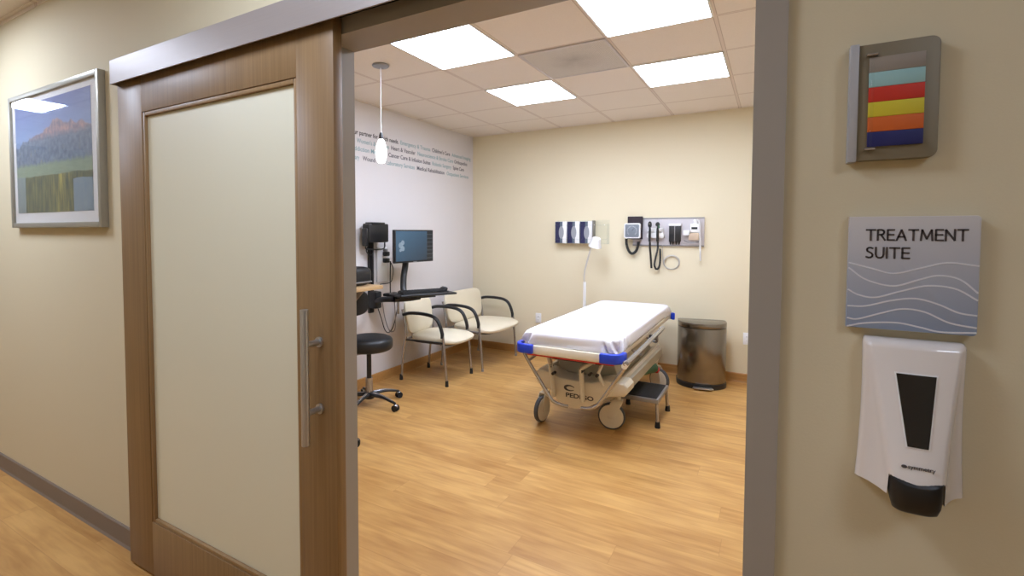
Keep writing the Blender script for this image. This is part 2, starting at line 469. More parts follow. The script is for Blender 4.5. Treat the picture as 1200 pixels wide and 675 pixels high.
class MB:
    def __init__(self):
        self.bm = bmesh.new()

    def _merge(self, tmp, mat=None):
        if mat is not None:
            bmesh.ops.transform(tmp, matrix=mat, verts=tmp.verts)
        me = bpy.data.meshes.new('tmp')
        tmp.to_mesh(me)
        tmp.free()
        self.bm.from_mesh(me)
        bpy.data.meshes.remove(me)
        return self

    def box(self, x0, x1, y0, y1, z0, z1, bev=0.0, seg=2, mat=None):
        t = bmesh.new()
        bmesh.ops.create_cube(t, size=1)
        bmesh.ops.transform(t, matrix=Matrix.Translation(((x0 + x1) / 2, (y0 + y1) / 2, (z0 + z1) / 2)) @
                            Matrix.Diagonal((abs(x1 - x0), abs(y1 - y0), abs(z1 - z0), 1)), verts=t.verts)
        if bev > 0:
            bmesh.ops.bevel(t, geom=list(t.edges), offset=bev, segments=seg, profile=0.5, affect='EDGES')
        return self._merge(t, mat)

    def prism(self, pts, axis, a, b, bev=0.0, seg=2, mat=None):
        """pts: 2-D outline; axis 'x': (y,z) 'y': (x,z) 'z': (x,y); extruded a..b"""
        t = bmesh.new()
        def mk(p, d):
            return {'x': (d, p[0], p[1]), 'y': (p[0], d, p[1]), 'z': (p[0], p[1], d)}[axis]
        A = [t.verts.new(mk(p, a)) for p in pts]
        B = [t.verts.new(mk(p, b)) for p in pts]
        n = len(pts)
        t.faces.new(A)
        t.faces.new(B[::-1])
        for i in range(n):
            t.faces.new((A[i], B[i], B[(i + 1) % n], A[(i + 1) % n]))
        bmesh.ops.recalc_face_normals(t, faces=t.faces)
        if bev > 0:
            caps = set(t.faces[:2])
            ed = [e for e in t.edges if any(f in caps for f in e.link_faces)]
            bmesh.ops.bevel(t, geom=ed, offset=bev, segments=seg, profile=0.5, affect='EDGES')
        return self._merge(t, mat)

    def tube(self, pts, r, sides=10, smooth=0, cap=True, flat=1.0):
        P = catmull(pts, smooth) if smooth else [Vector(p) for p in pts]
        R = r if isinstance(r, (list, tuple)) else None
        n = len(P)
        T = []
        for i in range(n):
            d = P[min(i + 1, n - 1)] - P[max(i - 1, 0)]
            T.append(d.normalized())
        up = Vector((0, 0, 1)) if abs(T[0].z) < 0.9 else Vector((1, 0, 0))
        u = T[0].cross(up).normalized()
        bm = self.bm
        rings = []
        for i in range(n):
            u = (u - T[i] * u.dot(T[i])).normalized()
            v = T[i].cross(u)
            if R:
                f = i / (n - 1) * (len(R) - 1)
                k = min(int(f), len(R) - 2)
                rr = R[k] * (1 - (f - k)) + R[k + 1] * (f - k)
            else:
                rr = r
            rings.append([bm.verts.new(P[i] + u * math.cos(2 * PI * j / sides) * rr + v * math.sin(2 * PI * j / sides) * rr * flat)
                          for j in range(sides)])
        for i in range(n - 1):
            for j in range(sides):
                k = (j + 1) % sides
                bm.faces.new((rings[i][j], rings[i][k], rings[i + 1][k], rings[i + 1][j]))
        if cap:
            bm.faces.new(rings[0][::-1])
            bm.faces.new(rings[-1])
        return self

    def cyl(self, p0, p1, r, sides=20, r2=None):
        p0, p1 = Vector(p0), Vector(p1)
        return self.tube([p0, p1], [r, r if r2 is None else r2], sides)

    def lathe(self, prof, c=(0, 0, 0), seg=28, mat=None):
        """profile of (r, z) around the z axis through c"""
        t = bmesh.new()
        rings = []
        for (r, z) in prof:
            if r < 1e-6:
                rings.append([t.verts.new((c[0], c[1], c[2] + z))])
            else:
                rings.append([t.verts.new((c[0] + r * math.cos(2 * PI * j / seg), c[1] + r * math.sin(2 * PI * j / seg), c[2] + z)) for j in range(seg)])
        for a, b in zip(rings, rings[1:]):
            for j in range(seg):
                k = (j + 1) % seg
                if len(a) == 1 and len(b) == 1:
                    continue
                if len(a) == 1:
                    t.faces.new((a[0], b[j], b[k]))
                elif len(b) == 1:
                    t.faces.new((a[j], b[0], a[k]))
                else:
                    t.faces.new((a[j], b[j], b[k], a[k]))
        bmesh.ops.recalc_face_normals(t, faces=t.faces)
        return self._merge(t, mat)

    def cushion(self, c, sx, sy, sz, e=0.35, ez=0.5, mat=None, nu=40, nv=16, fn=None):
        """superellipsoid: half sizes sx sy sz, e = squareness in plan, ez = vertical rounding"""
        t = bmesh.new()
        def p(v, ex):
            return math.copysign(abs(v) ** ex, v)
        rows = []
        for i in range(nv + 1):
            phi = -PI / 2 + PI * i / nv
            cz, s = p(math.cos(phi), ez), p(math.sin(phi), ez)
            if i in (0, nv):
                rows.append([t.verts.new((0, 0, s * sz))])
            else:
                rows.append([t.verts.new((cz * p(math.cos(2 * PI * j / nu), e) * sx, cz * p(math.sin(2 * PI * j / nu), e) * sy, s * sz)) for j in range(nu)])
        for a, b in zip(rows, rows[1:]):
            for j in range(nu):
                k = (j + 1) % nu
                if len(a) == 1:
                    t.faces.new((a[0], b[k], b[j]))
                elif len(b) == 1:
                    t.faces.new((a[j], a[k], b[0]))
                else:
                    t.faces.new((a[j], a[k], b[k], b[j]))
        if fn:
            for v in t.verts:
                v.co = Vector(fn(v.co))
        bmesh.ops.recalc_face_normals(t, faces=t.faces)
        m = Matrix.Translation(c)
        return self._merge(t, m if mat is None else m @ mat)

    def build(self, name, m, parent=None, smooth=True, angle=0.6):
        me = bpy.data.meshes.new(name)
        self.bm.normal_update()
        if smooth:
            for f in self.bm.faces:
                f.smooth = True
            for e in self.bm.edges:
                if len(e.link_faces) == 2 and e.calc_face_angle(0) > angle:
                    e.smooth = False
        self.bm.to_mesh(me)
        self.bm.free()
        me.materials.append(m)
        o = bpy.data.objects.new(name, me)
        COL.objects.link(o)
        if parent is not None:
            o.parent = parent
        return o

def kids(o):
    return [c for c in bpy.data.objects if c.parent == o]

def copy_tree(o, parent=None):
    c = o.copy()
    COL.objects.link(c)
    c.parent = parent
    for ch in kids(o):
        copy_tree(ch, c)
    return c

def text_obj(name, s, m, parent, size, loc, rot, width=None, bold=0.0, thick=0.0008):
    cu = bpy.data.curves.new(name, 'FONT')
    cu.body = s
    cu.size = size
    cu.extrude = thick
    cu.offset = bold
    tmp = bpy.data.objects.new('tmp_text', cu)
    COL.objects.link(tmp)
    dg = bpy.context.evaluated_depsgraph_get()
    me = bpy.data.meshes.new_from_object(tmp.evaluated_get(dg))
    bpy.data.objects.remove(tmp)
    bpy.data.curves.remove(cu)
    xs = [v.co.x for v in me.vertices]
    x0, x1 = min(xs), max(xs)
    k = (width / (x1 - x0)) if width else 1.0
    R = Matrix.Translation(loc) @ rot
    for v in me.vertices:
        v.co = R @ Vector(((v.co.x - x0) * k, v.co.y, v.co.z + thick))
    me.materials.clear()
    me.materials.append(m)
    me.name = name
    o = bpy.data.objects.new(name, me)
    COL.objects.link(o)
    o.parent = parent
    return o

ROT_FRONT = Matrix.Rotation(PI / 2, 4, 'X')                                    # reads along +x, faces -y
ROT_LEFTWALL = Matrix.Rotation(PI / 2, 4, 'Z') @ Matrix.Rotation(PI / 2, 4, 'X')  # reads along +y, faces +x

def structure(name, mb, m, label=None, parent=None, smooth=False):
    o = mb.build(name, m, parent, smooth=smooth)
    if parent is None:
        o['kind'] = 'structure'
    if label:
        o['label'] = label
    return o

# ------------------------------------------------------------------ the setting
OX0, OX1, OZ = -1.262, -0.003, 2.095      # rough opening in the wall
structure('floor', MB().box(XA, XB, YR, YB + 0.1, -0.05, 0), M['floor'], 'oak-look vinyl plank floor running through the doorway')
structure('ceiling', MB().box(XA, XB, YR, YB + 0.1, ZC, ZC + 0.05), M['ceiling'], 'suspended ceiling of square tiles')
w = MB().box(XA, OX0, YW, YI, 0, ZC).box(OX1, XB, YW, YI, 0, ZC).box(OX0, OX1, YW, YI, OZ, ZC)
structure('wall_front', w, M['wall_hall'], 'beige corridor wall around the wide doorway')
structure('wall_back', MB().box(XL - 0.1, XR + 0.1, YB, YB + 0.1, 0, ZC), M['wall_cream'], 'cream wall behind the stretcher')
structure('wall_left', MB().box(XL - 0.1, XL, YI, YB, 0, ZC), M['wall_lilac'], 'pale lilac grey wall with lettering')
structure('wall_right', MB().box(XR, XR + 0.1, YI, YB, 0, ZC), M['wall_cream'])
structure('wall_rear', MB().box(XA, XB, YR - 0.1, YR, 0, ZC), M['wall_hall'])
structure('wall_west', MB().box(XA - 0.1, XA, YR - 0.1, YW, 0, ZC), M['wall_hall'])
structure('wall_east', MB().box(XB, XB + 0.1, YR - 0.1, YW, 0, ZC), M['wall_hall'])

def cove(x0, x1, y, s, h=0.095, t=0.008):
    """cove base profile running in x, standing off a wall at y towards s"""
    return [(y, 0), (y + s * (t + 0.006), 0), (y + s * (t + 0.001), 0.012), (y + s * t, h - 0.006), (y + s * t * 0.5, h), (y, h)]
b = MB()
b.prism(cove(0, 0, YB, -1, 0.088), 'x', XL, XR)
structure('baseboard_back', b, M['base_wood'])
b = MB()
b.prism([(XL, 0), (XL + 0.014, 0), (XL + 0.009, 0.012), (XL + 0.008, 0.082), (XL + 0.004, 0.088), (XL, 0.088)], 'y', YI, YB - 0.01)
structure('baseboard_left', b, M['base_wood'])
b = MB()
b.prism([(XR, 0), (XR - 0.014, 0), (XR - 0.009, 0.012), (XR - 0.008, 0.082), (XR - 0.004, 0.088), (XR, 0.088)], 'y', YI, YB - 0.01)
structure('baseboard_right', b, M['base_wood'])
b = MB()
b.prism(cove(0, 0, YW, -1), 'x', XA, OX0 - 0.02)
b.prism(cove(0, 0, YW, -1), 'x', 0.02, XB)
structure('baseboard_front', b, M['base_grey'], 'grey brown rubber cove base')
structure('baseboard_rear', MB().prism(cove(0, 0, YR, 1), 'x', XA, XB), M['base_grey'])

# wall angle moulding where corridor wall meets the ceiling, and in the room
b = MB().box(XA, XB, YW - 0.022, YW, ZC - 0.004, ZC).box(XA, XB, YW - 0.003, YW, ZC - 0.022, ZC)
structure('trim_3', b, M['ceiling'])
b = MB()
for (x0, x1, y0, y1) in ((XL, XR, YB - 0.022, YB), (XL, XL + 0.022, YI, YB), (XR - 0.022, XR, YI, YB)):
    b.box(x0, x1, y0, y1, ZC - 0.004, ZC - 0.0005)
structure('trim_4', b, M['ceiling'])

# steel door frame
J0, J1, HZ = -1.225, -0.040, 2.058
b = MB()
Y0, Y1 = YW - 0.012, 1.25
# plan outline of the right jamb, left jamb, and section of the head
b.prism([(J1, Y0), (0.015, Y0), (0.015, YW), (OX1, YW), (OX1, YI), (0.015, YI), (0.015, Y1), (J1, Y1)], 'z', 0, HZ + 0.055, 0.001)
b.prism([(J0, YW - 0.0095), (J0, Y1), (J0 - 0.055, Y1), (J0 - 0.055, YI), (OX0, YI), (OX0, YW), (J0 - 0.055, YW), (J0 - 0.055, YW - 0.0095)], 'z', 0, HZ + 0.055, 0.001)
b.prism([(Y0, HZ), (Y1, HZ), (Y1, HZ + 0.055), (YI, HZ + 0.055), (YI, OZ), (YW, OZ), (YW, HZ + 0.055), (Y0, HZ + 0.055)], 'x', J0 + 0.0003, J1 - 0.0003, 0.001)
structure('trim_1', b, M['frame_paint'], 'taupe grey painted steel door frame')

# track cover above the sliding door
FX0, FX1 = -2.42, 0.10
b = MB()
b.box(FX0, FX1, 1.050, 1.055, 2.075, 2.174, 0.0012)
b.box(FX0, FX1, 1.055, YW, 2.170, 2.174, 0.001)
b.box(FX0, FX0 + 0.004, 1.055, YW, 2.075, 2.174, 0.001)
structure('trim_2', b, M['alu'], 'brushed silver cover over the door track')
b = MB().box(FX0 + 0.02, FX1 - 0.02, 1.075, YW, 2.128, 2.168).box(FX0 + 0.02, FX1 - 0.02, 1.075, 1.08, 2.112, 2.13).box(FX0 + 0.02, FX1 - 0.02, 1.117, YW, 2.108, 2.13)
structure('trim_5', b, M['dark_track'])

# sliding door leaf
DX0, DX1, DY0, DY1, DZ0, DZ1 = -2.422, -1.142, 1.078, 1.114, 0.010, 2.104
GX0, GX1, GZ0, GZ1 = -2.232, -1.305, 0.240, 1.944
door = empty('door_1', (0, 0, 0))
tag(door, 'wood framed sliding door with frosted glass, slid open to the left', kind='structure')
b = MB()
b.box(DX0, GX0, DY0, DY1, DZ0, DZ1, 0.0015)
b.box(GX1, DX1, DY0, DY1, DZ0, DZ1, 0.0015)
b.build('door_stiles', M['door_wood'], door)
b = MB()
b.box(GX0, GX1, DY0, DY1, GZ1, DZ1, 0.0008)
b.box(GX0, GX1, DY0, DY1, DZ0, GZ0, 0.0008)
b.build('door_rails', M['door_wood_h'], door)
b = MB()
bw = 0.017
for (x0, x1, z0, z1) in ((GX0, GX0 + bw, GZ0, GZ1), (GX1 - bw, GX1, GZ0, GZ1), (GX0 + bw, GX1 - bw, GZ0, GZ0 + bw), (GX0 + bw, GX1 - bw, GZ1 - bw, GZ1)):
    b.box(x0 + 0.001, x1 - 0.001, DY0 + 0.003, DY1 - 0.003, z0 + 0.001, z1 - 0.001, 0.0015)
tag(b.build('glazing_bead', M['bead'], door), 'lighter wood bead')
MB().box(GX0 + bw, GX1 - bw, DY0 + 0.015, DY0 + 0.023, GZ0 + bw, GZ1 - bw).build('frosted_pane', M['frost'], door)
hd = MB()
HX = -1.213
hd.cyl((HX, 1.020, 0.812), (HX, 1.020, 1.226), 0.0125, 24)
h = hd.build('pull_handle', M['steel'], door)
tag(h, 'long brushed steel pull bar')
for z in (0.908, 1.118):
    s = MB().cyl((HX, 1.028, z), (HX, DY0, z), 0.0095, 18).cyl((HX, DY0 - 0.006, z), (HX, DY0, z), 0.016, 20)
    s.build('handle_post', M['steel'], h)

# ------------------------------------------------------------------ ceiling lights and vent
def ceiling_light(i, j, label, m, group='square ceiling light panels in the treatment room'):
    x, y = GX + GS * (i + 0.5), GY + GS * (j + 0.5)
    t = empty('ceiling_light', (x, y, ZC))
    tag(t, label, 'ceiling light', group)
    b = MB()
    o, q = 0.300, 0.288
    for (x0, x1, y0, y1) in ((-o, -q, -o, o), (q, o, -o, o), (-q, q, -o, -q), (-q, q, q, o)):
        b.box(x0, x1, y0, y1, -0.008, -0.0002, 0.001)
    b.build('frame', M['white_plastic'], t)
    MB().box(-q, q, -q, q, -0.006, -0.003).build('diffuser', m, t)
    return t
ceiling_light(1, 0, 'glowing square ceiling panel beside the doorway head, nearer the pendant lamp', M['panel_on'])
ceiling_light(3, 0, 'glowing square ceiling panel cut off by the top edge, the largest and nearest', M['panel_on'])
ceiling_light(1, 2, 'glowing square ceiling panel past the vent on its left side, the smallest', M['panel_on'])
ceiling_light(3, 2, 'glowing square ceiling panel past the vent on its right side, above the instrument board', M['panel_on'])
HG = 'ceiling light panels in the corridor'
ceiling_light(-6, -4, 'corridor ceiling light panel mirrored in the landscape picture glass', M['panel_hall'], HG)
ceiling_light(-2, -4, 'corridor ceiling light panel left of the sliding door', M['panel_hall'], HG)
ceiling_light(2, -4, 'added fill light panel, unseen, brightening the sliding door', M['panel_door_fill'], HG)  # added fill panel out of view, lifts the dark sliding door
ceiling_light(6, -5, 'corridor ceiling light panel nearest the treatment suite sign', M['panel_hall_right'], HG)

v = empty('ceiling_vent', (GX + GS * 2.5, GY + GS * 1.5, ZC))
tag(v, 'grey perforated return air grille between the ceiling light panels', 'air vent')
b = MB()
o, q = 0.300, 0.284
for (x0, x1, y0, y1) in ((-o, -q, -o, o), (q, o, -o, o), (-q, q, -o, -q), (-q, q, q, o)):
    b.box(x0, x1, y0, y1, -0.009, -0.0002, 0.001)
b.build('frame', M['panel_grey'], v)
MB().box(-q, q, -q, q, -0.006, -0.003).build('perforated_plate', M['vent'], v)

# pendant
p = empty('pendant_lamp', (-2.465, 2.777, ZC))
tag(p, 'small glowing white glass pendant lamp hanging on a thin cord', 'pendant lamp')
MB().lathe([(0, 0), (0.058, 0), (0.062, -0.006), (0.056, -0.014), (0.03, -0.02), (0.012, -0.022), (0.0, -0.022)]).build('canopy', M['grey_metal'], p)
MB().cyl((0, 0, -0.02), (0, 0, -0.50), 0.0028, 8).build('cord', M['white_plastic'], p)
MB().lathe([(0, -0.48), (0.008, -0.482), (0.014, -0.50), (0.016, -0.530), (0.0, -0.532)]).build('socket_cap', M['black'], p)
MB().lathe([(0.0, -0.528), (0.018, -0.53), (0.025, -0.548), (0.034, -0.575), (0.040, -0.61), (0.040, -0.64), (0.035, -0.672), (0.027, -0.693), (0.02, -0.70), (0.0, -0.70)]).build('lamp_shade', M['pendant_glass'], p)

# ------------------------------------------------------------------ wall lettering (left wall)
wl = empty('wall_lettering', (XL, 4.4, 2.26))
tag(wl, 'four lines of dark and teal lettering on the pale lilac wall', 'wall lettering')
RL = Matrix.Translation((0, -4.4, -2.26)) @ Matrix.Translation((0.0005, 0, 0))
D, T_, G_ = M['ink'], M['teal_ink'], M['grey_ink']
lines = [
    (2.368, [('Your partner for health needs.', 3.30, 3.999, D), ('Emergency & Trauma', 4.019, 4.542, T_), ("Children's Care", 4.564, 4.93, G_), ('Advanced Imaging', 4.957, 5.39, T_)]),
    (2.294, [("Women's & Children", 3.40, 3.853, T_), ('Heart & Vascular', 3.873, 4.274, G_), ('Neuroscience & Stroke Care', 4.302, 4.997, T_), ('Orthopedics', 5.012, 5.309, G_)]),
    (2.220, [('Addiction Medicine', 3.33, 3.806, T_), ('Cancer Care & Infusion Suites', 3.834, 4.542, G_), ('Robotic Surgery', 4.569, 4.957, T_), ('Spine Care', 4.984, 5.236, G_)]),
    (2.140, [('Urinary', 3.30, 3.441, T_), ('Wound Care', 3.473, 3.781, G_), ('Laboratory Services', 3.806, 4.258, T_), ('Medical Rehabilitation', 4.291, 4.813, G_), ('Outpatient Services', 4.852, 5.339, T_)]),
]
for z, ws in lines:
    for s, y0, y1, m in ws:
        text_obj('phrase', s, m, wl, 0.058, Vector((0.0005, y0 - 4.4, z - 2.26 - 0.018)), ROT_LEFTWALL, y1 - y0 - 0.01, bold=0.0006 if m is T_ else 0.0010, thick=0.0003)

# ------------------------------------------------------------------ picture on the corridor wall
pc = empty('framed_picture', (-3.165, YW, 1.836))
tag(pc, 'framed landscape of rocky ridge, forest and water in a silver frame', 'framed picture')
b = MB()
fw, fh, fz, fd = 0.520, 0.357, 0.026, 0.032
b.box(-fw, -fw + fz, -fd, -0.001, -fh, fh, 0.002)
b.box(fw - fz, fw, -fd, -0.001, -fh, fh, 0.002)
b.box(-fw + fz, fw - fz, -fd, -0.001, -fh, -fh + fz, 0.002)
b.box(-fw + fz, fw - fz, -fd, -0.001, fh - fz, fh, 0.002)
b.build('frame', M['silver_frame'], pc)
MB().box(-fw + fz, fw - fz, -0.020, -0.004, -fh + fz, fh - fz).build('mat_board', M['mat_board'], pc)
pr_ = MB().box(-0.44, 0.44, -0.0005, 0.0005, -0.288, 0.288).build('landscape_print', M['print'], pc)
pr_.location = (-0.015, -0.0208, 0.010)
MB().box(-fw + fz, fw - fz, -0.0262, -0.0250, -fh + fz, fh - fz).build('glass_pane', M['pane'], pc)

# ------------------------------------------------------------------ colour tab holder sign
cs = empty('flag_signal_sign', (0, YW, 0))
tag(cs, 'grey wall plate with coloured signal tabs, above the treatment suite sign', 'wall sign')
def rrect(x0, x1, z0, z1, r, corners=(1, 1, 1, 1), n=6):
    """corners: bl, br, tr, tl rounded?"""
    out = []
    for k, (cx, cz, a0) in enumerate(((x0, z0, PI), (x1, z0, 1.5 * PI), (x1, z1, 0), (x0, z1, 0.5 * PI))):
        if corners[k]:
            ox = cx + (r if k in (0, 3) else -r)
            oz = cz + (r if k in (0, 1) else -r)
            for i in range(n + 1):
                a = a0 + 0.5 * PI * i / n
                out.append((ox + r * math.cos(a), oz + r * math.sin(a)))
        else:
            out.append((cx, cz))
    return out
MB().prism(rrect(0.112, 0.2335, 1.587, 1.789, 0.013, (0, 1, 1, 0)), 'y', -0.020, -0.001, 0.0012).build('back_plate', M['taupe_sign'], cs)
tag(MB().box(0.1105, 0.1235, -0.024, -0.001, 1.585, 1.791, 0.001).build('edge_strip', M['strip_alu'], cs), 'silver edge strip')
cols = [((146, 136, 124), 'grey'), ((150, 190, 190), 'pale teal'), ((196, 44, 20), 'red'), ((206, 190, 42), 'yellow'), ((206, 96, 24), 'orange'), ((24, 26, 92), 'navy')]
zt, hh = 1.764, 0.0257
for k, (c, nm) in enumerate(cols):
    mm = plain('tab_' + nm.replace(' ', '_'), c, 0.6, var=0.02)
    z1 = zt - k * hh
    tag(MB().box(0.138, 0.2135, -0.0250 + 0.0001 * k, -0.0205, z1 - hh + 0.0004, z1, 0.0004).build('signal_tab', mm, cs), nm + ' tab')
MB().cyl((0.1425, -0.0295, 1.607), (0.1425, -0.0295, 1.768), 0.0022, 12).build('hinge_rod', M['sign_clear'], cs)
for z in (1.769, 1.606):
    MB().cyl((0.134, -0.027, z), (0.1495, -0.027, z), 0.0026, 14).box(0.134, 0.1495, -0.027, -0.020, z - 0.0018, z + 0.0018).build('rod_clip', M['chrome'], cs)

# ------------------------------------------------------------------ treatment suite sign
ts = empty('room_sign', (0, YW, 0))
tag(ts, 'grey blue wall sign with wave lines reading treatment suite', 'wall sign')
MB().prism(rrect(0.1175, 0.2925, 1.289, 1.488, 0.006, (0, 1, 1, 0)), 'y', -0.016, -0.0005, 0.0012).build('sign_plate', M['sign_face'], ts)
GLYPH = {
    'T': (0.74, [[(0, 1), (0.74, 1)], [(0.37, 1), (0.37, 0)]]),
    'R': (0.60, [[(0, 0), (0, 1), (0.32, 1), (0.47, 0.94), (0.54, 0.82), (0.54, 0.72), (0.47, 0.58), (0.32, 0.52), (0.02, 0.52)], [(0.28, 0.52), (0.62, 0)]]),
    'E': (0.54, [[(0.54, 1), (0, 1), (0, 0), (0.56, 0)], [(0, 0.52), (0.50, 0.52)]]),
    'A': (0.78, [[(0, 0), (0.39, 1), (0.78, 0)], [(0.13, 0.32), (0.65, 0.32)]]),
    'M': (0.96, [[(0, 0), (0.09, 1), (0.48, 0.12), (0.87, 1), (0.96, 0)]]),
    'N': (0.72, [[(0, 0), (0, 1), (0.72, 0), (0.72, 1)]]),
    'S': (0.52, [[(0.50, 0.94), (0.36, 1.0), (0.20, 1.0), (0.07, 0.92), (0.03, 0.77), (0.09, 0.63), (0.26, 0.54), (0.43, 0.44), (0.52, 0.30), (0.49, 0.13), (0.36, 0.02), (0.18, 0.0), (0.0, 0.07)]]),
    'U': (0.66, [[(0, 1), (0, 0.34), (0.07, 0.11), (0.22, 0.0), (0.44, 0.0), (0.59, 0.11), (0.66, 0.34), (0.66, 1)]]),
    'I': (0.0, [[(0, 0), (0, 1)]]),
}
def sign_word(word, x0, x1, zb, cap, wd, y):
    n = sum(GLYPH[c][0] for c in word)
    gap = 0.27
    k = (x1 - x0 - wd) / (n + gap * (len(word) - 1))
    h = cap - wd
    b = MB()
    x = x0 + wd / 2
    for c in word:
        gw, strokes = GLYPH[c]
        for st_ in strokes:
            P = [Vector((x + p[0] * k, 0, zb + wd / 2 + p[1] * h)) for p in st_]
            for i, (a, e) in enumerate(zip(P, P[1:])):
                d = (e - a).normalized()
                a2, e2 = a - d * wd / 2 * (1.0 if i == 0 else 0.45), e + d * wd / 2 * (1.0 if i == len(P) - 2 else 0.45)
                nn = Vector((-d.z, 0, d.x)) * wd / 2
                b.prism([((q.x), (q.z)) for q in (a2 + nn, a2 - nn, e2 - nn, e2 + nn)], 'y', y - 0.0009, y)
        x += (gw + gap) * k
    return b.build('lettering', M['ink'], ts, smooth=False)
sign_word('TREATMENT', 0.1415, 0.2775, 1.4455, 0.0205, 0.0029, -0.0158)
sign_word('SUITE', 0.1420, 0.2035, 1.4140, 0.0205, 0.0029, -0.0158)
waves = [
    [(22, 285), (150, 315), (260, 338), (400, 310), (520, 285), (665, 300)],
    [(22, 310), (120, 370), (260, 400), (380, 370), (480, 347), (580, 365), (665, 430)],
    [(22, 418), (80, 445), (170, 457), (300, 425), (430, 397), (560, 410), (665, 465)],
    [(22, 500), (120, 500), (250, 472), (370, 460), (480, 485), (580, 525), (665, 538)],
    [(22, 560), (80, 565), (200, 535), (310, 512), (420, 525), (540, 575), (665, 597)],
    [(22, 602), (120, 585), (280, 580), (400, 600), (500, 620), (665, 620)],
]
for wv in waves:
    pts = []
    for X, Y in wv:
        u = (X - 22) / 643.0
        vv = (Y - 60) / (545 + 32 * u)
        pts.append((0.1182 + 0.1735 * u, -0.0160, 1.488 - 0.199 * vv))
    b = MB()
    P = catmull(pts, 8)
    hw = 0.0013
    quad = []
    for i in range(len(P)):
        d = (P[min(i + 1, len(P) - 1)] - P[max(i - 1, 0)]).normalized()
        n = Vector((-d.z, 0, d.x))
        quad.append([b.bm.verts.new(P[i] + n * s * hw + Vector((0, dy, 0))) for s, dy in ((1, 0), (1, -0.0005), (-1, -0.0005), (-1, 0))])
    for q0, q1 in zip(quad, quad[1:]):
        for k in range(4):
            b.bm.faces.new((q0[k], q0[(k + 1) % 4], q1[(k + 1) % 4], q1[k]))
    bmesh.ops.recalc_face_normals(b.bm, faces=b.bm.faces)
    b.build('wave_line', M['wave'], ts)

# ------------------------------------------------------------------ soap dispenser
sd = empty('soap_dispenser', (0.2115, YW, 0))
tag(sd, 'glossy white wall soap dispenser with black nozzle under the room sign', 'soap dispenser')
def smooth01(t):
    t = max(0.0, min(1.0, t))
    return t * t * (3 - 2 * t)
ZT, ZB = 1.274, 1.020
def half_w(z):
    t = (ZT - z) / (ZT - ZB)
    return 0.0695 - 0.002 * math.sin(PI * t) + 0.0045 * t * t
def bulge_half(z):
    t = max(0.0, min(1.0, (ZT - z) / (ZT - ZB)))
    return 0.0335 + 0.0330 * (1 - t) ** 1.25
def front_d(z):
    t = max(0.0, min(1.0, (ZT - z) / (ZT - ZB)))
    return 0.036 + 0.058 * t ** 1.05
def depth_at(x, z):
    t = max(0.0, min(1.0, (ZT - z) / (ZT - ZB)))
    hw, bh = half_w(z), bulge_half(z)
    D0 = front_d(z)
    ed = 0.031 - 0.015 * t
    a = abs(x)
    # wings fall back from the crease to the rim
    f = max(0.0, min(1.0, (a - bh) / max(1e-5, hw - bh)))
    wing = ed + (D0 - 0.014 - ed) * (1 - f) ** 1.7
    core = D0 - 0.006 * (a / bh) ** 2
    s = smooth01((bh + 0.004 - a) / 0.010)
    d = wing + (core - wing) * s
    # rounded rim
    g = max(0.0, (a / hw - 0.93) / 0.07)
    d *= 1 - 0.45 * g ** 2
    if z > ZT - 0.012:
        d *= 1 - 0.40 * ((z - (ZT - 0.012)) / 0.012) ** 2
    return d
b = MB()
nz, nx = 72, 60
grid = []
for i in range(nz + 1):
    t = i / nz
    row = []
    for j in range(nx + 1):
        u = -1 + 2 * j / nx
        z = ZT + (ZB - ZT) * t
        x = u * half_w(z)
        if t < 0.05:
            x *= 0.955 + 0.045 * math.sqrt(t / 0.05)
        d = depth_at(x, z)
        edge_z = 1.046 + 0.010 * (abs(x) / 0.034) ** 2
        cut = smooth01((edge_z - z) / 0.004) * smooth01((0.036 - abs(x)) / 0.003)
        d = d * (1 - cut) + 0.030 * cut
        row.append(b.bm.verts.new((x, -d, z - 0.006 * smooth01((t - 0.6) / 0.4) * (1 if u > 0 else 0.2) * abs(u))))
    grid.append(row)
for i in range(nz):
    for j in range(nx):
        b.bm.faces.new((grid[i][j], grid[i][j + 1], grid[i + 1][j + 1], grid[i + 1][j]))
# skirt back to the wall
rim = grid[0] + [r[-1] for r in grid[1:]] + grid[-1][-2::-1] + [r[0] for r in grid[-2:0:-1]]
back = [b.bm.verts.new((q.co.x * 0.985, -0.001, q.co.z)) for q in rim]
for k in range(len(rim)):
    k2 = (k + 1) % len(rim)
    b.bm.faces.new((rim[k], back[k], back[k2], rim[k2]))
b.bm.faces.new(back[::-1])
bmesh.ops.recalc_face_normals(b.bm, faces=b.bm.faces)
b.build('shell', M['white_gloss'], sd, angle=0.9)
def on_shell(x, z, off):
    return Vector((x, -depth_at(x, z) - off, z))
def shell_patch(name, corners, m, off, thick, rows=14, colsn=8):
    """corners: (xl_top, xr_top, z_top, xl_bot, xr_bot, z_bot) patch following the shell"""
    xa, xb, z1, xc, xd, z0 = corners
    bb = MB()
    G = []
    for i in range(rows + 1):
        t = i / rows
        r = []
        for j in range(colsn + 1):
            s = j / colsn
            x = (xa + (xc - xa) * t) * (1 - s) + (xb + (xd - xb) * t) * s
            r.append((bb.bm.verts.new(on_shell(x, z1 + (z0 - z1) * t, off)), bb.bm.verts.new(on_shell(x, z1 + (z0 - z1) * t, off - thick))))
        G.append(r)
    for i in range(rows):
        for j in range(colsn):
            for k, flip in ((0, 1), (1, 0)):
                q = [G[i][j][k], G[i][j + 1][k], G[i + 1][j + 1][k], G[i + 1][j][k]]
                bb.bm.faces.new(q if flip else q[::-1])
    def side(seq):
        for (a0, a1), (c0, c1) in zip(seq, seq[1:]):
            bb.bm.faces.new((a0, a1, c1, c0))
    side(G[0]); side(G[-1]); side([r[0] for r in G]); side([r[-1] for r in G])
    bmesh.ops.recalc_face_normals(bb.bm, faces=bb.bm.faces)
    return bb.build(name, m, sd)
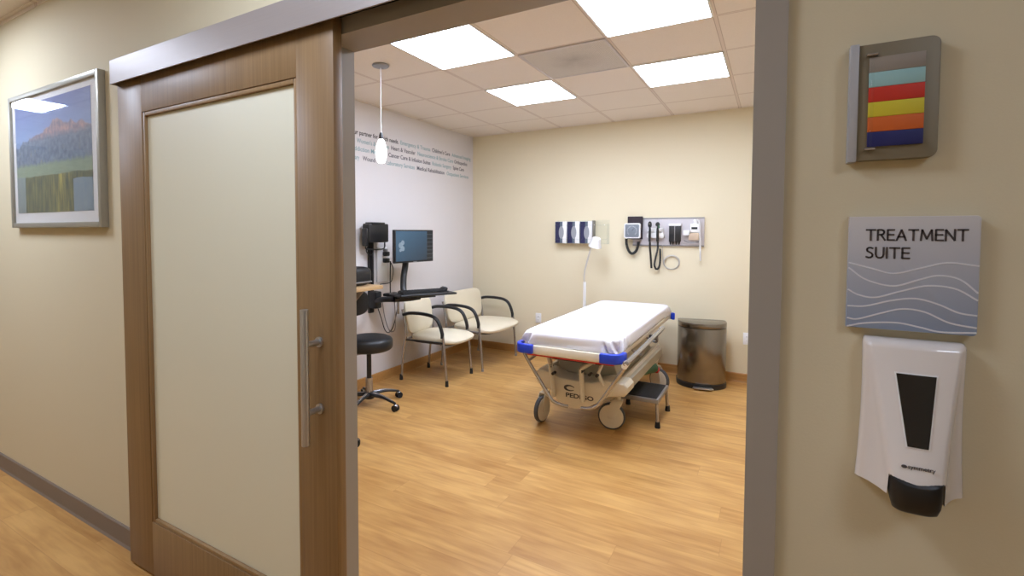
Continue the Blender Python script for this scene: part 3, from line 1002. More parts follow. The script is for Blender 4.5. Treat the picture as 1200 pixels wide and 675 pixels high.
tag(shell_patch('window_surround', (-0.0285, 0.0285, 1.2230, -0.0150, 0.0160, 1.1050), M['white_plastic'], 0.0012, 0.003), 'pale raised rim')
wm = plain('dark_window', (28, 22, 20), 0.08, var=0.3, scale=40)
tag(shell_patch('level_window', (-0.0262, 0.0262, 1.2210, -0.0130, 0.0140, 1.1068), wm, 0.0020, 0.004), 'dark see-through level window')
# nozzle: black tapering spout cover
b = MB()
rings = []
for k, (z, w_, yb, yf) in enumerate(((1.060, 0.030, -0.030, -0.0750), (1.0465, 0.0352, -0.028, -0.0905), (1.044, 0.0356, -0.028, -0.0912), (1.030, 0.0350, -0.030, -0.0908), (1.012, 0.0330, -0.034, -0.0880), (1.000, 0.0300, -0.038, -0.0820), (0.995, 0.024, -0.044, -0.074))):
    r = []
    cy, hy = (yb + yf) / 2, (yb - yf) / 2
    for j in range(32):
        a = 2 * PI * j / 32
        c, s = math.cos(a), math.sin(a)
        x = math.copysign(abs(c) ** 0.6, c) * w_
        y = cy + math.copysign(abs(s) ** 0.6, s) * hy
        lift = (0.010 * (x / w_) ** 2 if k in (1, 2) and y < cy else 0)
        r.append(b.bm.verts.new((x, y, z + lift + (0.004 if s > 0 else 0) * (k > 3))))
    rings.append(r)
for a_, c_ in zip(rings, rings[1:]):
    for j in range(32):
        k = (j + 1) % 32
        b.bm.faces.new((a_[j], a_[k], c_[k], c_[j]))
b.bm.faces.new(rings[0])
b.bm.faces.new(rings[-1][::-1])
bmesh.ops.recalc_face_normals(b.bm, faces=b.bm.faces)
tag(b.build('nozzle', M['black'], sd, angle=0.8), 'black push nozzle')
slope = Matrix.Rotation(PI / 2, 4, 'X')
zc_ = 1.076
yy = -depth_at(0.0, zc_) - 0.0012
sl = math.atan2(depth_at(0, 1.068) - depth_at(0, 1.084), 0.016)
text_obj('lettering', 'symmetry', M['ink'], sd, 0.0092, Vector((-0.0125, yy, zc_ - 0.003)), Matrix.Rotation(PI / 2 - sl, 4, 'X'), 0.0345, bold=0.0001, thick=0.0003)
b = MB().lathe([(0, 0), (0.0028, 0), (0.0034, 0.0004), (0.0028, 0.0012), (0, 0.0012)], seg=20,
               mat=Matrix.Translation((-0.0175, yy + 0.0003, zc_ - 0.0008)) @ Matrix.Rotation(PI / 2 - sl, 4, 'X') @ Matrix.Diagonal((1.15, 0.8, 1, 1)))
b.build('logo_mark', M['ink'], sd)

# ------------------------------------------------------------------ outlets
def outlet(name, loc, rz, label, plug=False):
    o = empty(name, loc, rz)
    tag(o, label, 'wall outlet', 'wall outlets')
    MB().box(-0.036, 0.036, -0.006, -0.0005, -0.058, 0.058, 0.002).build('cover_plate', M['white_plastic'], o)
    for z in (-0.02, 0.02):
        s = MB().box(-0.017, 0.017, -0.0078, -0.005, z - 0.0135, z + 0.0135, 0.003).build('socket', M['white_plastic'], o)
        MB().box(-0.008, -0.006, -0.0083, -0.007, z - 0.004, z + 0.005).box(0.006, 0.008, -0.0083, -0.007, z - 0.004, z + 0.005).build('slots', M['black'], s)
    return o
outlet('wall_outlet', (-0.200, YB, 0.430), 0, 'white wall outlet beside the doorway frame, right of the trash can')
outlet('wall_outlet', (-2.397, YB, 0.440), 0, 'white wall outlet between the wide chair and the stretcher')

# ------------------------------------------------------------------ glove boxes in a clear rack
gr = empty('glove_box_rack', (-2.160, YB, 1.335))
tag(gr, 'clear four-slot wall rack with its last slot empty', 'glove box rack')
b = MB()
b.box(-0.004, 0.602, -0.005, -0.001, -0.004, 0.258)
b.box(-0.004, 0.602, -0.094, -0.005, -0.006, -0.002)
for x in (-0.004, 0.1425, 0.290, 0.598):
    b.box(x, x + 0.003, -0.094, -0.005, -0.002, 0.215)
b.build('clear_body', M['sign_clear'], gr)
for z in (0.045, 0.200):
    tag(MB().box(-0.004, 0.601, -0.0985, -0.0945, z - 0.005, z + 0.005, 0.001).build('front_bar', M['sign_clear'], gr), 'clear retaining bar')
tag(MB().box(0.436, 0.445, -0.096, -0.006, -0.001, 0.252).build('divider', M['grey_metal'], gr), 'grey divider')
def glove_box():
    g = empty('glove_box', (0, 0, 0))
    MB().box(0, 0.1365, -0.086, -0.007, 0, 0.245, 0.0015).build('carton', M['white_plastic'], g)
    tag(MB().box(0.001, 0.058, -0.0875, -0.086, 0.002, 0.243).build('label_panel', M['navy_print'], g), 'navy printed panel')
    tag(MB().box(0.058, 0.088, -0.0872, -0.086, 0.002, 0.243).build('side_panel', M['teal_print'], g), 'slate printed panel')
    pts = [(0.074 + 0.030 * math.cos(2 * PI * k / 28), 0.122 + 0.072 * math.sin(2 * PI * k / 28)) for k in range(28)]
    tag(MB().prism(pts, 'y', -0.0888, -0.0872).build('opening_flap', M['ellipse_grey'], g), 'grey oval opening')
    return g
glab = ['glove box in the clear rack, the one at its left end',
        'glove box in the clear rack, the middle one of three',
        'glove box in the clear rack, beside the grey divider']
g0 = None
for k in range(3):
    g = glove_box() if g0 is None else copy_tree(g0)
    g0 = g0 or g
    g.location = (-2.160 + 0.002 + 0.1475 * k, YB, 1.3335)
    tag(g, glab[k], 'glove box', 'glove boxes in the clear wall rack')

# ------------------------------------------------------------------ diagnostic board with instruments
bd = empty('instrument_board', (-0.90, YB, 1.4625))
tag(bd, 'long grey mounting board holding medical instruments on the cream wall', 'instrument board')
MB().box(-0.400, 0.300, -0.020, -0.001, -0.146, 0.147, 0.003).build('board', M['panel_grey'], bd)
MB().box(-0.400, 0.300, -0.024, -0.020, 0.135, 0.147, 0.001).box(-0.400, 0.300, -0.024, -0.020, -0.146, -0.134, 0.001).build('edge_rail', M['grey_metal'], bd)

YF = YB - 0.020
bp = empty('blood_pressure_gauge', (-1.290, YB, 1.475))
tag(bp, 'square blood pressure gauge with dark cuff and black coiled hose', 'blood pressure gauge')
MB().box(-0.055, 0.095, -0.075, -0.0245, -0.090, 0.150, 0.006).build('cuff_basket', M['maroon'], bp)
MB().prism(rrect(-0.082, 0.086, -0.080, 0.078, 0.018, (1, 1, 1, 1)), 'y', -0.112, -0.076, 0.004).build('gauge_case', M['white_plastic'], bp)
MB().prism(rrect(-0.070, 0.074, -0.068, 0.066, 0.012, (1, 1, 1, 1)), 'y', -0.1145, -0.112, 0.001).build('dial_face', M['dial'], bp)
b = MB()
for k in range(20):
    a = math.radians(225 - 270 * k / 19)
    b.box(-0.0012, 0.0012, -0.116, -0.1146, 0.044, 0.052, mat=Matrix.Translation((0.002, 0, -0.001)) @ Matrix.Rotation(-(a - PI / 2), 4, 'Y'))
b.build('scale_marks', M['white_plastic'], bp)
MB().tube([(0.002, -0.1165, -0.001), (0.028, -0.1165, 0.030)], [0.0025, 0.0008], 8).build('needle', M['black'], bp)
def coil(p, r, cr, pitch, n=7):
    """helix of radius cr around a smooth path"""
    P = catmull(p, 14)
    L = [0]
    for a, c in zip(P, P[1:]):
        L.append(L[-1] + (c - a).length)
    out = []
    steps = int(L[-1] / pitch * n)
    for s in range(steps + 1):
        d = L[-1] * s / steps
        i = max(j for j in range(len(L)) if L[j] <= d + 1e-9)
        i = min(i, len(P) - 2)
        t = (d - L[i]) / max(1e-9, L[i + 1] - L[i])
        c = P[i].lerp(P[i + 1], t)
        tg = (P[i + 1] - P[i]).normalized()
        u = tg.cross(Vector((0, 1, 0.01))).normalized()
        vv = tg.cross(u)
        a = 2 * PI * s / n
        out.append(c + u * cr * math.cos(a) + vv * cr * math.sin(a))
    return MB().tube(out, r, 6)
coil([(-0.066, -0.07, -0.085), (-0.066, -0.055, -0.15), (-0.045, -0.045, -0.215), (-0.010, -0.045, -0.243), (0.030, -0.045, -0.215), (0.050, -0.045, -0.16), (0.056, -0.05, -0.115)], 0.0042, 0.0115, 0.0085, 8).build('coiled_hose', M['black'], bp)

cr = empty('instrument_cradle', (-1.056, YF, 1.465))
tag(cr, 'white twin-handle instrument charger in the middle of the board', 'instrument charger')
b = MB().prism(rrect(-0.092, 0.082, -0.066, -0.014, 0.02), 'y', -0.055, -0.001, 0.006).prism(rrect(-0.080, 0.070, -0.02, 0.040, 0.014), 'y', -0.032, -0.001, 0.004)
b.box(-0.080, -0.025, -0.072, -0.03, 0.000, 0.024, 0.008).box(0.000, 0.060, -0.072, -0.03, 0.000, 0.024, 0.008)
b.build('charger_body', M['white_plastic'], cr)
def scope(name, x, label, head):
    o = empty(name, (x, YF - 0.090, 1.475))
    tag(o, label, 'examination scope')
    MB().lathe([(0, -0.115), (0.011, -0.113), (0.013, -0.10), (0.013, -0.01), (0.011, 0.02), (0.008, 0.035), (0, 0.036)]).build('grip', M['black'], o)
    if head == 'round':
        MB().lathe([(0, -0.014), (0.022, -0.012), (0.026, 0), (0.022, 0.012), (0, 0.014)], mat=Matrix.Translation((0, 0, 0.062)) @ Matrix.Rotation(PI / 2, 4, 'X') @ Matrix.Diagonal((0.8, 1.35, 1, 1))).build('head', M['black'], o)
        MB().lathe([(0, 0), (0.006, 0), (0.006, 0.003), (0, 0.003)], mat=Matrix.Translation((0, -0.014, 0.07)) @ Matrix.Rotation(PI / 2, 4, 'X')).build('lens', M['chrome'], o)
    else:
        MB().lathe([(0, -0.025), (0.02, -0.022), (0.022, 0), (0.013, 0.012), (0.006, 0.045), (0, 0.046)], mat=Matrix.Translation((0, 0, 0.060)) @ Matrix.Rotation(math.radians(70), 4, 'Y') @ Matrix.Rotation(PI / 2, 4, 'X') @ Matrix.Rotation(0.6, 4, 'Y')).build('head', M['black'], o)
        MB().cyl((0.012, -0.02, 0.050), (0.022, -0.045, 0.030), 0.009, 14).build('specula_cone', M['green'], o)
    return o
scope('ophthalmoscope', -1.108, 'black scope with round head in the left slot of the charger', 'round')
scope('otoscope', -1.030, 'black scope with slanted head and green cone in the right charger slot', 'slant')
c1 = MB().tube([(-1.108, YF - 0.076, 1.36), (-1.112, YF - 0.05, 1.30), (-1.106, YF - 0.04, 1.22), (-1.100, YF - 0.035, 1.14), (-1.097, YF - 0.035, 1.085)], 0.0105, 10, 6).build('scope_cord', M['black'])
tag(c1, 'straight black cord hanging under the round-headed scope', 'cord', 'black scope cords')
c2 = coil([(-1.030, YF - 0.076, 1.36), (-1.034, YF - 0.05, 1.29), (-1.055, YF - 0.04, 1.20), (-1.068, YF - 0.035, 1.12), (-1.045, YF - 0.035, 1.075), (-1.018, YF - 0.035, 1.11), (-1.010, YF - 0.035, 1.20), (-1.014, YF - 0.035, 1.29)], 0.0035, 0.008, 0.008, 7).build('scope_cord', M['black'])
tag(c2, 'looped black coiled cord hanging under the slant-headed scope', 'cord', 'black scope cords')

sp = empty('specula_dispenser', (-0.868, YF, 1.448))
tag(sp, 'black tube dispenser with white cap on the board', 'specula dispenser')
MB().box(-0.058, 0.052, -0.050, -0.001, -0.085, 0.080, 0.004).build('housing', M['black'], sp)
MB().box(-0.062, 0.056, -0.056, -0.001, 0.076, 0.100, 0.004).build('cap', M['white_plastic'], sp)
MB().box(-0.006, 0.000, -0.053, -0.048, -0.085, 0.076, 0.001).build('rib', M['grey_metal'], sp)
for x in (-0.046, -0.020, 0.010, 0.038):
    MB().lathe([(0, 0.0), (0.011, 0.0), (0.008, -0.018), (0.004, -0.034), (0, -0.034)], c=(x, -0.028, -0.083)).build('specula_tip', M['black'], sp)

th = empty('thermometer', (-0.700, YF, 1.475))
tag(th, 'white electronic thermometer with small dark display on the board', 'thermometer')
MB().box(-0.028, 0.062, -0.045, -0.001, -0.020, 0.072, 0.010).box(-0.002, 0.036, -0.04, -0.001, 0.060, 0.112, 0.012).build('body', M['white_plastic'], th)
MB().box(-0.014, 0.042, -0.0475, -0.044, 0.014, 0.036, 0.001).build('display', M['black'], th)
b = MB().box(-0.088, -0.030, -0.070, -0.001, -0.046, 0.004, 0.004)
b.build('probe_cover_box', M['white_plastic'], th)
MB().box(-0.038, 0.055, -0.058, -0.001, -0.095, -0.022, 0.004).build('storage_box', M['tan_print'], th)
MB().tube([(-0.085, -0.02, -0.10), (-0.03, -0.055, -0.118), (0.04, -0.058, -0.116), (0.062, -0.02, -0.105)], 0.005, 8, 5).build('tray_wire', M['grey_metal'], th)
b = coil([(0.035, -0.03, 0.108), (0.058, -0.045, 0.09), (0.064, -0.045, 0.0), (0.070, -0.045, -0.15), (0.074, -0.04, -0.30)], 0.0028, 0.007, 0.0065, 6)
b.build('probe_cord', M['white_plastic'], th)

cl = MB()
pts = []
for k in range(62):
    a = 2 * PI * k / 20 + PI
    r = 0.082 - 0.006 * (k / 62) * 2
    pts.append((-0.905 + r * math.cos(a), YB - 0.012 - 0.008 * (k / 31), 1.150 + r * 0.93 * math.sin(a)))
pts = [(-0.995, YB - 0.030, 1.33), (-0.995, YB - 0.02, 1.24)] + pts
cl.tube(pts, 0.0032, 8, 2)
tag(cl.build('coiled_tubing', M['cord_grey']), 'pale coil of tubing hanging on the cream wall below the board', 'tubing')

# ------------------------------------------------------------------ exam lamp
el = empty('exam_lamp', (-1.76, 5.22, 0))
tag(el, 'white gooseneck examination lamp standing behind the stretcher', 'floor lamp')
MB().lathe([(0, 0.0), (0.16, 0.0), (0.165, 0.015), (0.15, 0.03), (0.05, 0.05), (0.02, 0.07), (0, 0.07)], seg=36).build('base', M['white_plastic'], el)
MB().cyl((0, 0, 0.05), (0, 0, 0.92), 0.016, 16).build('pole', M['white_plastic'], el)
MB().tube([(0, 0, 0.91), (-0.006, 0, 0.96), (0.002, 0, 1.05), (0.030, 0, 1.16), (0.062, -0.005, 1.27), (0.085, -0.008, 1.345), (0.108, -0.01, 1.385)], 0.0085, 10, 6).build('gooseneck', M['cord_grey'], el)
tilt = Matrix.Translation((0.120, -0.01, 1.345)) @ Matrix.Rotation(math.radians(14), 4, 'Y') @ Matrix.Rotation(math.radians(12), 4, 'X')
MB().lathe([(0.0, 0.062), (0.040, 0.058), (0.048, 0.048), (0.052, 0.02), (0.066, -0.030), (0.070, -0.042), (0.064, -0.042), (0.05, -0.03), (0, -0.02)], mat=tilt).build('lamp_shade', M['white_plastic'], el)

# ------------------------------------------------------------------ trash can
tr = empty('trash_can', (-0.575, 5.165, 0), math.radians(11))
tag(tr, 'tall half-round brushed steel step trash can against the cream wall', 'trash can')
def dshape(w_, d_, b_, n=28):
    pts = [(w_ * math.cos(PI + PI * k / n), d_ * math.sin(PI + PI * k / n)) for k in range(n + 1)]
    return pts + [(w_, b_ - 0.02), (w_ - 0.02, b_), (-w_ + 0.02, b_), (-w_, b_ - 0.02)]
MB().prism(dshape(0.213, 0.185, 0.115), 'z', 0.045, 0.560, 0.001).build('body', M['steel_can'], tr, angle=0.5)
tag(MB().prism(dshape(0.220, 0.195, 0.120), 'z', 0.0, 0.045, 0.003).build('base_skirt', M['black'], tr, angle=0.5), 'black plastic base')
tag(MB().prism(dshape(0.209, 0.181, 0.112), 'z', 0.560, 0.566).build('rim_gasket', M['black'], tr, angle=0.5), 'thin dark seam')
MB().prism(dshape(0.214, 0.187, 0.116), 'z', 0.566, 0.612, 0.004).build('lid', M['steel_can'], tr, angle=0.5)
MB().prism([(-0.075, -0.165), (-0.09, -0.215), (-0.06, -0.232), (0.06, -0.232), (0.09, -0.215), (0.075, -0.165)], 'z', 0.014, 0.024, 0.002).build('pedal', M['steel'], tr)

# ------------------------------------------------------------------ hospital stretcher
BX, BY = -1.205, 4.18
st = empty('hospital_stretcher', (BX, BY, 0))
tag(st, 'beige wheeled hospital stretcher with blue corner bumpers in the middle of the room', 'stretcher')
HWD, HLN = 0.345, 0.955
# mattress
MB().box(-HWD + 0.03, HWD - 0.03, -HLN + 0.03, HLN - 0.03, 0.664, 0.738, 0.03, 4).build('mattress', M['mattress'], st)
# deck
MB().box(-HWD + 0.01, HWD - 0.01, -HLN, HLN, 0.635, 0.663, 0.004).build('deck', M['beige_plastic'], st)
b = MB()
b.box(-HWD, HWD, -HLN - 0.035, -HLN - 0.005, 0.602, 0.662, 0.006)
b.build('foot_rail', M['beige_light'], st)
MB().box(-HWD, HWD, HLN + 0.005, HLN + 0.035, 0.602, 0.662, 0.006).build('head_rail', M['beige_light'], st)
for s in (-1, 1):
    MB().box(s * (HWD - 0.008) - 0.010, s * (HWD - 0.008) + 0.010, -HLN + 0.03, HLN - 0.03, 0.622, 0.656, 0.005).build('side_beam', M['beige_plastic'], st)
# corner bumpers: swept around each corner
for sx in (-1, 1):
    for sy in (-1, 1):
        X1, Y1 = sx * (HWD + 0.042), sy * (HLN + 0.058)
        X2, Y2 = sx * (HWD - (0.105 if sy < 0 else 0.05)), sy * (HLN - (0.07 if sy < 0 else 0.0))
        rr_ = 0.085 if sy < 0 else 0.055
        pts = [(X2, Y1)]
        for k in range(9):
            a = PI / 2 * k / 8
            pts.append((X1 - sx * rr_ + sx * rr_ * math.sin(a), Y1 - sy * rr_ + sy * rr_ * math.cos(a)))
        pts.append((X1, Y2))
        inner = [(X1 - sx * 0.032, Y2)]
        for k in range(9):
            a = PI / 2 * (1 - k / 8)
            r2 = rr_ - 0.030
            inner.append((X1 - sx * rr_ + sx * r2 * math.sin(a), Y1 - sy * rr_ + sy * r2 * math.cos(a)))
        inner.append((X2, Y1 - sy * 0.030))
        MB().prism(pts + inner, 'z', 0.604, 0.672, 0.010, 3).build('corner_bumper', M['blue'], st)
tag(MB().box(-HWD + 0.05, HWD - 0.02, -HLN - 0.02, -HLN + 0.01, 0.588, 0.601, 0.002).build('release_lever', M['red'], st), 'thin red lever under the foot rail')
# under-deck tray with papers
MB().box(-0.16, 0.20, -0.84, -0.30, 0.545, 0.56, 0.003).build('cassette_tray', M['black'], st)
tag(MB().box(-0.06, 0.06, -0.84, -0.68, 0.561, 0.565).build('paper', M['white_plastic'], st), 'white paper sheet')
# base shell
zt_ = 0.445
prof = [(-0.310, 0.355), (-0.310, zt_ - 0.03), (-0.285, zt_), (-0.20, zt_ - 0.01), (-0.12, zt_ - 0.045), (0.12, zt_ - 0.045), (0.22, zt_ - 0.015), (0.345, zt_ - 0.02), (0.370, zt_ - 0.045), (0.370, 0.362), (0.345, 0.335),
        (0.24, 0.318), (0.16, 0.262), (0.08, 0.212), (0.00, 0.190), (-0.08, 0.196), (-0.14, 0.235), (-0.19, 0.300), (-0.25, 0.325), (-0.285, 0.330)]
MB().prism(prof, 'y', -0.79, -0.60, 0.012, 3).build('base_shell', M['beige_plastic'], st)
MB().prism([(-0.26, 0.315), (-0.26, 0.40), (0.34, 0.40), (0.34, 0.33), (0.2, 0.235), (-0.16, 0.235)], 'y', -0.62, 0.60, 0.01).build('base_chassis', M['beige_dark'], st)
MB().prism([(-0.62, 0.36), (0.58, 0.27), (0.62, 0.285), (0.62, 0.415), (0.60, 0.43), (-0.62, 0.425)], 'x', 0.285, 0.310, 0.006).build('side_skirt', M['beige_plastic'], st)
MB().prism([(-0.62, 0.36), (0.58, 0.27), (0.62, 0.285), (0.62, 0.415), (0.60, 0.43), (-0.62, 0.425)], 'x', -0.30, -0.275, 0.006).build('side_skirt', M['beige_plastic'], st)
MB().prism([(-0.23, 0.38), (-0.19, 0.53), (0.21, 0.53), (0.26, 0.38)], 'y', -0.58, 0.52, 0.015).build('lift_cover', M['beige_dark'], st)
for y in (-0.35, 0.35):
    MB().cyl((0, y, 0.5), (0, y, 0.64), 0.055, 24).build('lift_column', M['grey_metal'], st)
# struts carrying the deck at the foot end
def strut(pts, w_, name='deck_strut', m='beige_plastic'):
    b_ = MB()
    for a, c in zip(pts, pts[1:]):
        b_.tube([a, c], w_, 10, flat=0.6)
    return b_.build(name, M[m], st)
strut([(-0.215, -0.80, 0.600), (-0.175, -0.825, 0.50), (-0.150, -0.825, 0.27)], 0.027)
strut([(0.190, -0.80, 0.600), (0.055, -0.825, 0.50), (0.070, -0.825, 0.27)], 0.027)
strut([(0.215, -0.78, 0.600), (0.170, -0.805, 0.48), (0.21, -0.805, 0.40)], 0.019)
strut([(-0.18, -0.84, 0.575), (0.16, -0.84, 0.555)], 0.012)
for (x, z) in ((-0.172, 0.488), (0.062, 0.485), (0.172, 0.470), (-0.150, 0.44), (0.12, 0.47)):
    MB().cyl((x, -0.848, z), (x, -0.80, z), 0.011, 14).build('pivot_bolt', M['black'], st)
# silver fold-down handles in front of the base
MB().tube([(-0.330, -0.93, 0.598), (-0.315, -0.94, 0.56), (-0.150, -0.93, 0.315), (-0.110, -0.92, 0.265), (-0.060, -0.90, 0.245), (-0.020, -0.88, 0.235)], 0.0125, 12, 6).build('push_handle', M['chrome'], st)
MB().cyl((-0.300, -0.94, 0.535), (-0.235, -0.86, 0.600), 0.009, 12).build('handle_brace', M['grey_metal'], st)
MB().tube([(0.400, -0.99, 0.60), (0.385, -0.985, 0.57), (0.230, -0.94, 0.330), (0.190, -0.93, 0.285), (0.150, -0.915, 0.262), (0.085, -0.90, 0.248)], 0.0125, 12, 6).build('push_handle', M['chrome'], st)
# folded side rails
for s in (-1, 1):
    xr_ = s * (HWD + 0.070)
    MB().tube([(xr_ - s * 0.02, -0.98 if s > 0 else -0.60, 0.618), (xr_, -0.90 if s > 0 else -0.50, 0.630), (xr_, 0.12, 0.652), (xr_ - s * 0.02, 0.20, 0.640)], 0.0175, 12, 6).build('side_rail', M['chrome'], st)
    for y in ((-0.55, -0.05) if s > 0 else (-0.40, -0.05)):
        MB().tube([(xr_, y, 0.637), (xr_ - s * 0.01, y + 0.03, 0.575), (s * (HWD - 0.02), y + 0.05, 0.60)], 0.009, 10, 5).build('rail_bracket', M['grey_metal'], st)
MB().cyl((HWD - 0.01, 0.05, 0.595), (HWD + 0.05, 0.05, 0.595), 0.022, 16).build('rail_knob', M['black'], st)
MB().cyl((HWD + 0.055, -1.005, 0.604), (HWD + 0.058, -0.93, 0.616), 0.019, 16).build('handle_joint', M['white_plastic'], st)
# logo
b = MB()
ring = []
for k in range(30):
    a = 2 * PI * k / 30
    ring.append((0.0 + 0.034 * math.cos(a), -0.7915, 0.352 + 0.016 * math.sin(a)))
for k in range(25):
    a = 2 * PI * (k + 3) / 30
b.tube([(-0.040 + 0.036 * math.cos(2 * PI * (k + 2) / 30), -0.7915, 0.338 + 0.018 * math.sin(2 * PI * (k + 2) / 30)) for k in range(26)],
       [0.002, 0.005, 0.010, 0.005, 0.002], 8)
lg = b.build('logo_mark', M['ink'], st)
text_obj('lettering', 'PEDIGO', M['ink'], st, 0.043, Vector((-0.070, -0.7905, 0.272)), ROT_FRONT, 0.205, bold=0.0012, thick=0.0008)
# gas bottle under the bed
ob = MB().cyl((0.16, 0.16, 0.245), (0.30, 0.44, 0.245), 0.045, 20)
tag(ob.build('gas_bottle', M['green'], st), 'green gas bottle')
MB().box(0.27, 0.34, 0.42, 0.50, 0.20, 0.24, 0.008).build('brake_pedal', M['red'], st)
MB().cyl((0.29, 0.42, 0.245), (0.31, 0.47, 0.245), 0.02, 16).build('bottle_valve', M['chrome'], st)
# casters
def caster(x, y, ang, cover=True):
    root = empty('caster', (x, y, 0), ang)
    root.parent = st
    # wheel axis along local x
    RM = Matrix.Translation((0, 0, 0.1)) @ Matrix.Rotation(PI / 2, 4, 'Y')
    MB().lathe([(0.060, -0.016), (0.088, -0.018), (0.098, -0.013), (0.100, 0), (0.098, 0.013), (0.088, 0.018), (0.060, 0.016), (0.060, -0.016)], seg=40, mat=RM).build('tyre', M['wheel_grey'], root)
    MB().lathe([(0, -0.023), (0.066, -0.0225), (0.086, -0.020), (0.090, -0.014), (0.090, 0.014), (0.086, 0.020), (0.066, 0.0225), (0, 0.023)], seg=40, mat=RM).build('hub_cover', M['beige_plastic'], root)
    fk = MB()
    for s in (-1, 1):
        fk.prism([(-0.030, 0.10), (-0.022, 0.085), (0.022, 0.085), (0.032, 0.11), (0.075, 0.20), (0.075, 0.225), (0.01, 0.225), (-0.01, 0.20)], 'x', s * 0.025 - 0.003, s * 0.025 + 0.003, 0.001)
    fk.box(-0.028, 0.028, 0.008, 0.078, 0.212, 0.228, 0.004)
    fk.cyl((0, 0.045, 0.225), (0, 0.045, 0.345), 0.020, 16)
    fk.build('fork', M['beige_plastic'], root)
    return root
# axis direction seen in the photo: left one is nearly edge-on, right one faces the camera
caster(-1.515 - BX, 3.515 - BY, math.radians(-8))
caster(-1.010 - BX, 3.640 - BY, math.radians(-82))
caster(-0.885 - BX, 4.770 - BY, math.radians(64))
caster(-1.50 - BX, 4.745 - BY, math.radians(30))

# fitted sheet: its own thing, closed shell over the mattress
b = MB()
SX, SY, ZS, ZB_ = HWD + 0.002, HLN + 0.004, 0.752, 0.664
def sheet_pt(u, v, z, side):
    return (u, v, z)
t = bmesh.new()
nxs, nys = 34, 90
top = {}
def sup(a, e):
    return math.copysign(abs(a) ** e, a)
loops = []
NL = 260
def outline(scale_in, k):
    a = 2 * PI * k / NL
    e = 0.11
    return (sup(math.cos(a), e) * (SX - scale_in), sup(math.sin(a), e) * (SY - scale_in))
def arcpos(x, y):
    # distance along the perimeter to the nearest corner
    return min(abs(SX - abs(x)) + abs(SY - abs(y)), 2.0)
levels = [(ZB_, 0.004, 1.0), (ZB_ + 0.012, 0.000, 1.0), (ZB_ + 0.030, -0.001, 0.9), (ZB_ + 0.048, 0.000, 0.7), (ZB_ + 0.066, 0.001, 0.5), (ZB_ + 0.078, 0.004, 0.25), (ZB_ + 0.085, 0.010, 0.08), (ZS, 0.022, 0.0)]
for z, inn, wr in levels:
    r = []
    for k in range(NL):
        x, y = outline(inn, k)
        cd = arcpos(x, y)
        s = (x if abs(abs(y) - (SY - inn)) < 0.06 else y)
        ph = s * 85 + (z - ZB_) * 38 * (1 if s > 0 else -1)
        amp = wr * 0.0140 * (0.45 + 1.3 * math.exp(-cd / 0.16))
        d = amp * (math.sin(ph) + 0.5 * math.sin(ph * 2.3 + 1.0))
        nx_, ny_ = (x / SX) ** 9, (y / SY) ** 9
        ln = math.hypot(nx_, ny_) or 1
        r.append(t.verts.new((x + d * nx_ / ln, y + d * ny_ / ln, z + 0.0)))
    loops.append(r)
for a_, c_ in zip(loops, loops[1:]):
    for k in range(NL):
        k2 = (k + 1) % NL
        t.faces.new((a_[k], a_[k2], c_[k2], c_[k]))
inner_prev = loops[-1]
for q in range(1, 8):
    f = 1 - q / 8
    r = []
    for k in range(NL):
        x, y = outline(0.022, k)
        zz = ZS + 0.004 * (1 - f) + 0.0008 * math.sin(x * 9 * f + 1) * math.sin(y * f * 6)
        r.append(t.verts.new((x * f, y * (1 - (1 - f) * 0.98), zz)))
    for k in range(NL):
        k2 = (k + 1) % NL
        t.faces.new((inner_prev[k], inner_prev[k2], r[k2], r[k]))
    inner_prev = r
t.faces.new(inner_prev)
bmesh.ops.recalc_face_normals(t, faces=t.faces)
# the head section lies a touch raised
for q in t.verts:
    pass
b._merge(t, Matrix.Translation((BX, BY, 0)))
tag(b.build('fitted_sheet', M['sheet'], angle=1.2), 'white fitted sheet stretched over the stretcher mattress', 'bed sheet')

# ------------------------------------------------------------------ step stool
ss = empty('step_stool', (-0.880, 4.040, 0), 0)
tag(ss, 'low metal step stool with black ribbed top beside the stretcher', 'step stool')
b = MB()
for (x0, x1, y0, y1) in ((-0.165, 0.165, -0.215, -0.195), (-0.165, 0.165, 0.185, 0.205), (-0.165, -0.145, -0.195, 0.185), (0.145, 0.165, -0.195, 0.185)):
    b.box(x0, x1, y0, y1, 0.182, 0.214, 0.003)
b.build('top_frame', M['grey_metal'], ss)
b = MB().box(-0.148, 0.148, -0.198, 0.188, 0.195, 0.2165, 0.001)
for k in range(18):
    x = -0.14 + k * 0.0165
    b.box(x - 0.003, x + 0.003, -0.19, 0.18, 0.2165, 0.2185)
b.build('rubber_mat', M['rubber'], ss)
for sx in (-1, 1):
    for sy in (-1, 1):
        lg_ = MB().tube([(sx * 0.150, sy * 0.185 - 0.005, 0.190), (sx * 0.160, sy * 0.205 + 0.002, 0.02)], 0.0125, 14).build('leg', M['chrome'], ss)
        MB().lathe([(0, 0), (0.020, 0), (0.020, 0.012), (0.016, 0.045), (0, 0.046)], c=(sx * 0.160, sy * 0.205 + 0.002, 0)).build('rubber_foot', M['rubber'], lg_)

